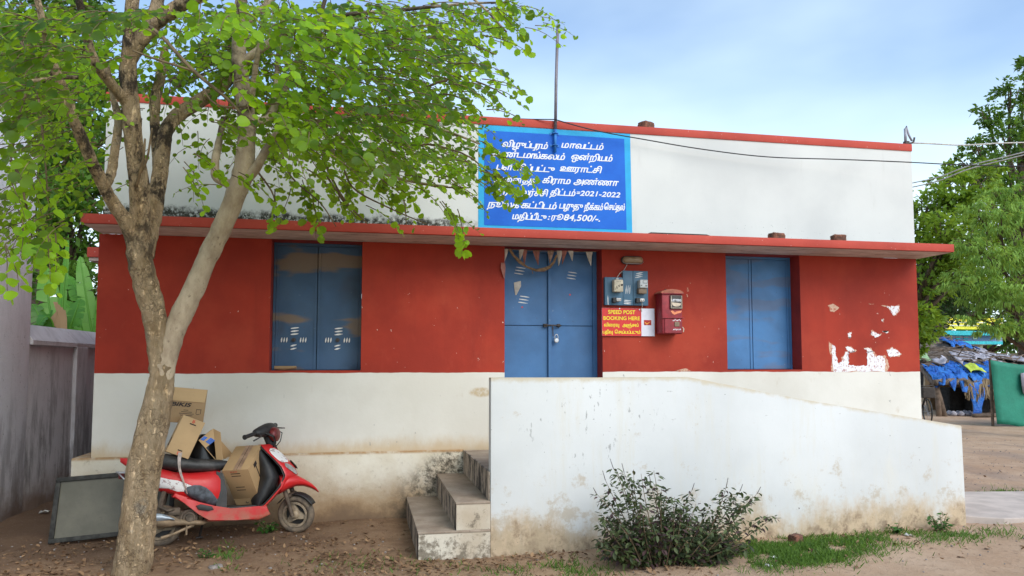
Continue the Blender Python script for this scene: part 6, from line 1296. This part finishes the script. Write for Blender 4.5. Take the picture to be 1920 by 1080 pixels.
# dry leaf litter and pebbles on the ground
C, A, N, S, T_ = [], [], [], [], []
for (x0, x1, y0, y1, n) in ((-3.0, 0.6, 5.3, 7.9, 2200), (-2.6, 0.2, 5.5, 7.0, 1500), (0.2, 2.6, 5.2, 6.24, 1300), (-0.5, 2.4, 5.9, 6.24, 500), (2.4, 6.0, 5.2, 6.24, 420), (2.4, 5.6, 5.7, 6.24, 320), (5.7, 10, 6, 12, 260)):
    for _ in range(n):
        x, y_ = rb.uniform(x0, x1), rb.uniform(y0, y1)
        if y_ > RY - .02 and x > 0.42 and x < 5.66: continue
        if 0.5 + 0.5 * math.sin(x * 3.7 + 1.9 * math.sin(y_ * 4.1)) * math.sin(y_ * 5.3 + x * 1.7) < rb.uniform(0, .85): continue
        C.append((x, y_, gz(x, y_) + rb.uniform(.004, .018))); A.append((rb.uniform(-1, 1), rb.uniform(-1, 1), rb.uniform(-.3, .4))); N.append((rb.uniform(-.6, .6), rb.uniform(-.6, .6), 1)); S.append(rb.uniform(.014, .055)); T_.append(rb.random() ** 1.3)
tag(leaf_cloud('leaf_litter', M['dryleaf'], None, C, A, N, S, [(0, 0, 0), (.3, .25, .1), (.7, .22, .04), (1, 0, .12), (.7, -.2, .1), (.3, -.26, .02)], OVALF, np.array(T_)), kind='stuff')
m = MB()
for q in range(1900):
    x, y_ = (rb.uniform(-3.2, 9), rb.uniform(4.9, 7.8)) if q < 600 else (rb.uniform(5.8, 13), rb.uniform(6, 14))
    if (y_ > RY - .03 and .4 < x < 5.7): continue
    r_ = rb.uniform(.004, .011) * (1.6 if rb.random() < .06 else 1); z = gz(x, y_) + r_ * .3; a = rb.uniform(0, 6)
    m.rings([[(x + r_ * s_ * math.cos(a + k * 1.257) * (1 + .3 * math.sin(k * 2.1 + a)), y_ + r_ * s_ * math.sin(a + k * 1.257), z + h_ * r_) for k in range(5)] for h_, s_ in ((-.6, .7), (.1, 1.0), (.6, .55))])
tag(m.build('gravel', M['stone']), kind='stuff')
p = gat(1492, 1017, .04); rough_block('broken_brick', 'reddish broken brick lying in the grass by the ramp wall', 'brick', (p.x, p.y, gz(p.x, p.y) - .01), (0.11, 0.09, 0.09), 0.4, 12, M['brick'])
p = gat(405, 1068); rough_block('stone', 'flat grey stone in the leaf litter right of the tree trunk', 'stone', (p.x, p.y, -.01), (0.10, 0.08, 0.045), 0.4, 13, M['stone'])
def litter(lab, u, v, size, seed):
    r_ = random.Random(seed); p = gat(u, v, .03); p.z = gz(p.x, p.y) + .006; P = []
    for i in range(4): P.append([p + Vector(((i - 1.5) * size * .33, (j - 1) * size * .45, abs(r_.gauss(0, 1)) * size * .22)) for j in range(3)])
    m = MB(); m.grid(P, (0, 0, .002)); tag(m.build('paper_scrap', M['litter_white'], None, True), lab, 'litter', 'scraps of litter')
litter('crumpled white scrap at the edge of the grass right of the bush', 1450, 1048, .07, 1); litter('smaller pale scrap on the bare earth in front of the grass', 1441, 1062, .05, 2); litter('pale scrap in the shadow beside the framed board', 84, 958, .09, 3); litter('small white scrap in the leaf litter near the trunk foot', 253, 1074, .03, 4); litter('pale scrap on the grass strip near the ramp foot', 1705, 1011, .06, 5)

# ------------------------------------------------------------------ hut, net, house and bicycle on the right
HY = 20.0
hut = thing('thatched_hut', 'low thatched hut covered in blue tarpaulin and grey sheets', 'hut', (at(1810, 700, HY).x, HY, 0))
def hx(u, y_=HY): return at(u, 700, y_).x
def hz(u, v, y_=HY): return at(u, v, y_).z
# roof: a lumpy thatch mound running back from the eave
EA, EB = hx(1728, HY), hx(1990, HY); zE = hz(1800, 712)
ridge_z = hz(1860, 640, 23.5)
rb3 = random.Random(5); P = []
for i in range(15):
    f_ = i / 14; row = []
    for j in range(25):
        g = j / 24; x = EA + (EB - EA) * g + f_ * (2.2 - g * 1.0); y_ = HY - 0.5 + f_ * 4.2
        rz = zE + (ridge_z - zE) * (1 - (1 - f_) ** 1.35) * (0.62 + 0.38 * math.sin(math.pi * min(1, g * 1.25))) + rb3.uniform(-.07, .07); row.append((x, y_, rz))
    P.append(row)
m = MB(); m.grid(P, (0, 0, -0.18)); rf = m.build('roof', M['thatch'], hut, True)
def roofpt(u_, f_, lift=.07):
    i = min(13, int(f_ * 14)); j = min(23, int(u_ * 24)); a, c_ = f_ * 14 - i, u_ * 24 - j
    q = (Vector(P[i][j]) * (1 - a) * (1 - c_) + Vector(P[i + 1][j]) * a * (1 - c_) + Vector(P[i][j + 1]) * (1 - a) * c_ + Vector(P[i + 1][j + 1]) * a * c_); return q + Vector((0, 0, lift))
def sheet(name, mat, u0, u1, f0, f1, parent, hang=0.0, seed=0, lift=.06, n=20):
    r_ = random.Random(seed); G = []
    for i in range(n):
        row = []
        for j in range(n):
            uu = u0 + (u1 - u0) * j / (n - 1) + r_.uniform(-.006, .006); ff = f0 + (f1 - f0) * i / (n - 1) + r_.uniform(-.01, .01) + .04 * math.sin(j * 1.1 + seed)
            q = roofpt(min(.999, max(0, uu)), min(.999, max(0, ff)), lift + r_.uniform(0, .05))
            if ff < 0.02 and hang: q.z -= hang * (0.02 - ff) / 0.02 * .3
            row.append(q)
        G.append(row)
    if hang:
        for k in range(3): G.insert(0, [Vector(q) + Vector((r_.uniform(-.03, .03), -0.05, -hang / 3 * (0.55 + 0.45 * math.sin(j * .9 + seed)))) for j, q in enumerate(G[0])])
    m = MB(); m.grid(G, (0, 0, .012)); return m.build(name, mat, parent, True)
sheet('tarpaulin', M['tarp'], 0.0, 0.24, 0.02, 0.30, hut, .35, 1); sheet('tarpaulin', M['tarp'], 0.25, 0.50, 0.02, 0.26, hut, .30, 2); sheet('tarpaulin', M['tarp'], 0.36, 0.60, 0.62, 0.93, hut, 0, 3, .12)
sheet('grey_sheet', M['greytarp'], 0.28, 0.62, 0.30, 0.52, hut, 0, 4, .08); sheet('grey_sheet', M['greytarp'], 0.55, 0.98, 0.46, 0.74, hut, 0, 5, .1); sheet('lime_sheet', M['limecloth'], 0.26, 0.36, 0.03, 0.17, hut, 0, 6, .16, 6); sheet('pale_sheet', M['palegreen'], 0.0, 0.10, 0.38, 0.6, hut, 0, 7, .14, 6); sheet('grey_sheet', M['greytarp'], 0.10, 0.2, 0.28, 0.40, hut, 0, 8, .12, 6)
m = MB()
for k in range(46):
    u_, f_ = rb3.uniform(.05, .98), rb3.uniform(.2, .98); q = roofpt(u_, f_, .12); d = Vector((rb3.uniform(-1, 1), rb3.uniform(-.3, 1), rb3.uniform(-.1, .3))).normalized() * rb3.uniform(.3, .9); m.tube([q - d, q + Vector((0, 0, .05)), q + d], [.012, .022, .012], 5)
m.build('roof_stick', M['post'], rf)
C, A, N, S, T_ = [], [], [], [], []
for k in range(1500):
    g = rb3.uniform(.2, .62); q = roofpt(g, .0, -.02); C.append((q.x, q.y - .06 + rb3.uniform(-.05, .05), q.z - rb3.uniform(0, .1))); A.append((rb3.uniform(-.25, .25), rb3.uniform(-.15, .1), -1)); N.append((rb3.uniform(-.4, .4), -1, 0)); S.append(rb3.uniform(.22, .55)); T_.append(rb3.random())
leaf_cloud('straw_fringe', M['straw'], hut, C, A, N, S, [(0, .05, 0), (1, .02, 0), (1, -.02, 0), (0, -.05, 0)], [(0, 3, 2, 1)], np.array(T_))
for (u, v0, lean, r_) in ((1768, 782, -.25, .09), (1758, 776, .05, .08), (1829, 786, 0, .10), (1862, 790, 0, .09), (1905, 790, 0, .09)):
    p = Vector((hx(u, HY - .3), HY - .3, 0)); m = MB(); m.tube([p + Vector((0, 0, -.1)), p + Vector((lean * .5, .05, zE * .5)), p + Vector((lean, .1, zE + .05))], [r_ * 1.1, r_, r_ * .85], 9, .08, rb3); m.build('post', M['post'], hut, True)
m = MB(); m.box((hx(1738, HY + 2.6), HY + 2.5, -.1), (hx(1800, HY + 2.6), HY + 2.7, zE + .1)); m.build('mud_wall', M['mud'], hut)
m = MB(); m.box((hx(1800, HY + 2.6), HY + 2.5, -.1), (hx(1990, HY + 2.6), HY + 2.7, zE + .35)); m.box((EB, HY, -.1), (EB + .15, HY + 3.2, zE + .2)); m.box((hx(1815, HY + 1), HY + .9, -.1), (hx(1850, HY + 1), HY + 1.4, .9), .08); m.box((hx(1770, HY + 1.4), HY + 1.2, -.1), (hx(1812, HY + 1.4), HY + 1.8, .8), .1); m.build('shade_panels_and_goods', M['dark_in'], hut)  # hut's inner shade put into near-black back and side panels; two blocks are goods
G = []
for i in range(8): G.append([Vector((hx(1829, HY - .45) + (j - 2) * .13 * (1 - .05 * i) - .12, HY - .62 + .05 * math.sin(j * 2 + i), zE - .12 - i * .14 + .03 * j)) for j in range(5)])
m = MB(); m.grid(G, (0, .012, 0)); m.build('tarpaulin', M['tarp'], hut, True)
m = MB(); p0 = hx(1822, HY - .9); m.tube([(p0, HY - .9, .05), (p0 + 2.2, HY - 1.0, .06)], .07, 7); tag(m.build('log', M['post'], None, True), 'short weathered log on the ground in front of the hut', 'log')
m = MB(); rb4 = random.Random(8)
for k in range(9):
    x = hx(1775 + 6 * k, HY - .1); m.lathe([(.02, 0), (.09, .03), (.10, .09), (.03, .16)], (x, HY - .2 + rb4.uniform(-.2, .2), 0), (0, 0, 1), 8)
m.build('stored_sack', M['greytarp'], hut, True)

net = thing('shade_net_screen', 'sagging green shade net stretched on poles at the right edge', 'screen', (at(1890, 700, 16.2).x, 16.2, 0))
NY = 16.2; G = []; n = 14
for i in range(n):
    f_ = i / (n - 1); row = []
    for j in range(n):
        g = j / (n - 1); u = 1857 + 170 * g + 13 * f_ * (1 - g); v = 675 + 9 * math.sin(g * 3.1) + 3 * g + f_ * (120 - 3 * math.sin(g * 9)); p = at(u, v, NY + .035 * math.sin(g * 9 + f_ * 2) + .02 * math.sin(f_ * 5)); row.append(p)
    G.append(row)
m = MB(); m.grid(G, (0, .01, 0)); m.build('net', M['net'], net, True)
for u in (1857, 2025):
    x = at(u, 690, NY + .2).x; m = MB(); m.tube([(x, NY + .2, -.1), (x, NY + .2, at(u, 672, NY).z)], .035, 8); m.build('pole', M['post'], net)
m = MB(); p = at(1917, 722, NY - .05); m.grid([[p + Vector((-.03, 0, .3)), p + Vector((.3, 0, .33))], [p + Vector((-.06, -.05, 0)), p + Vector((.3, -.05, 0))], [p + Vector((0, -.03, -.22)), p + Vector((.3, -.02, -.25))]], (0, .02, 0)); o = m.build('hanging_cloth', M['greytarp'], None, True); tag(o, 'faded patterned cloth hung over the right end of the green net', 'cloth')

hs = thing('painted_house', 'small flat roofed house with blue, cyan and yellow bands beyond the hut', 'house', (at(1800, 690, 34).x, 34, 0))
QY = 34.0
def hb_(u0, v0, u1, v1, y0, dep, mat, name, par=None, bev=0.0):
    p, q = at(u0, v1, y0), at(u1, v0, y0); m = MB(); m.box((p.x, y0, p.z), (q.x, y0 + dep, q.z), bev); return m.build(name, mat, par or hs)
p, q = at(1762, 622, QY), at(1880, 644, QY)
m = MB(); m.box((p.x, QY, q.z), (q.x, QY + 6, p.z)); fw_ = m.build('upper_wall', M['house_blue'], hs)
m = MB(); m.box((p.x + .6, QY + 1.5, -.1), (q.x, QY + 6, q.z - .01)); m.build('wall', M['dark_in'], hs)  # recessed lower wall near black: shade under the upper wall put into its colour
hb_(1756, 621, 1880, 628, QY - .4, 6.4, M['house_cyan'], 'ledge'); hb_(1758, 640, 1880, 645, QY - .3, .3, M['house_cyan'], 'ledge')
hb_(1776, 597, 1880, 617, QY - .1, .3, M['house_yellow'], 'yellow_parapet'); hb_(1764, 596, 1775, 620, QY - .15, .5, M['house_tan'], 'pillar'); hb_(1762, 594, 1782, 596.5, QY - .2, .6, M['house_orange'], 'pillar_cap')
for v in (604, 610): hb_(1777, v, 1880, v + 1.2, QY - .12, .019, M['house_white'], 'stripe')
for u, mt in ((1778, 'house_yellow'), (1793, 'house_cyan'), (1808, 'house_cyan'), (1825, 'house_white')):
    t_ = hb_(u, 629, u + 7, 636, QY - .05, .049, M[mt], 'wall_tile'); hb_(u + 1.8, 630.8, u + 5.2, 634.2, QY - .07, .019, M['house_blue'], 'tile_centre', t_)
for u in (1772, 1800, 1840): hb_(u, 645, u + 2.5, 690, QY + .1, .2, M['house_white'], 'column')
hb_(1762, 660, 1772, 690, QY + .6, .4, M['house_white'], 'low_wall')

bc = thing('parked_bicycle', 'dark bicycle parked beyond the right corner, only its front showing', 'bicycle', (at(1736, 780, 17).x, 17.0, 0))
bxx = at(1738, 740, 17).x; T = Matrix.Translation((bxx, 17.0, 0)) @ Matrix.Rotation(R(-112), 4, 'Z')
def bwheel(x):
    m = MB(T); m.rings([[(x + r_ * math.cos(q), h_, .34 + r_ * math.sin(q)) for r_, h_ in ((.34, 0), (.325, .02), (.31, 0), (.325, -.02))] for q in [2 * math.pi * k / 30 for k in range(31)]], cap=False); w = m.build('wheel', M['blackbits'], bc, True)
    m = MB(T)
    for k in range(12): a = 2 * math.pi * k / 12; m.tube([(x, 0, .34), (x + .31 * math.cos(a), 0, .34 + .31 * math.sin(a))], .003, 4)
    m.build('spoke', M['bare_metal'], w)
bwheel(0.0); bwheel(-1.05)
m = MB(T); m.tube([(0, .04, .34), (-.12, 0, .78), (-.16, 0, .98)], .018, 7); m.tube([(-.13, 0, .78), (-.62, 0, .80)], .018, 7); m.tube([(-.13, 0, .72), (-.55, 0, .32)], .018, 7); m.tube([(-.55, 0, .32), (-.65, 0, .86)], .016, 7); m.tube([(-.55, 0, .32), (-1.05, .03, .34)], .012, 6); m.tube([(-.64, 0, .8), (-1.05, .03, .34)], .012, 6); m.build('frame', M['dark_metal'], bc, True)
m = MB(T); m.tube([(-.28, -.28, .98), (-.17, -.2, 1.02), (-.16, 0, 1.0), (-.17, .2, 1.02), (-.28, .28, .98)], .015, 7); m.build('handlebar', M['dark_metal'], bc, True)
m = MB(T); m.rings([[(-.66 + dx, w_ * math.cos(2 * math.pi * k / 10), .89 + .03 * math.sin(2 * math.pi * k / 10)) for k in range(10)] for dx, w_ in ((-.14, .09), (-.05, .1), (.06, .05), (.14, .025))]); m.build('saddle', M['seat'], bc, True)
m = MB(T); m.box((-.02, -.15, .70), (.16, .15, .98), .02); m.build('basket', M['dark_metal'], bc)

for o in SC.objects:
    if '_local' in o: del o['_local']
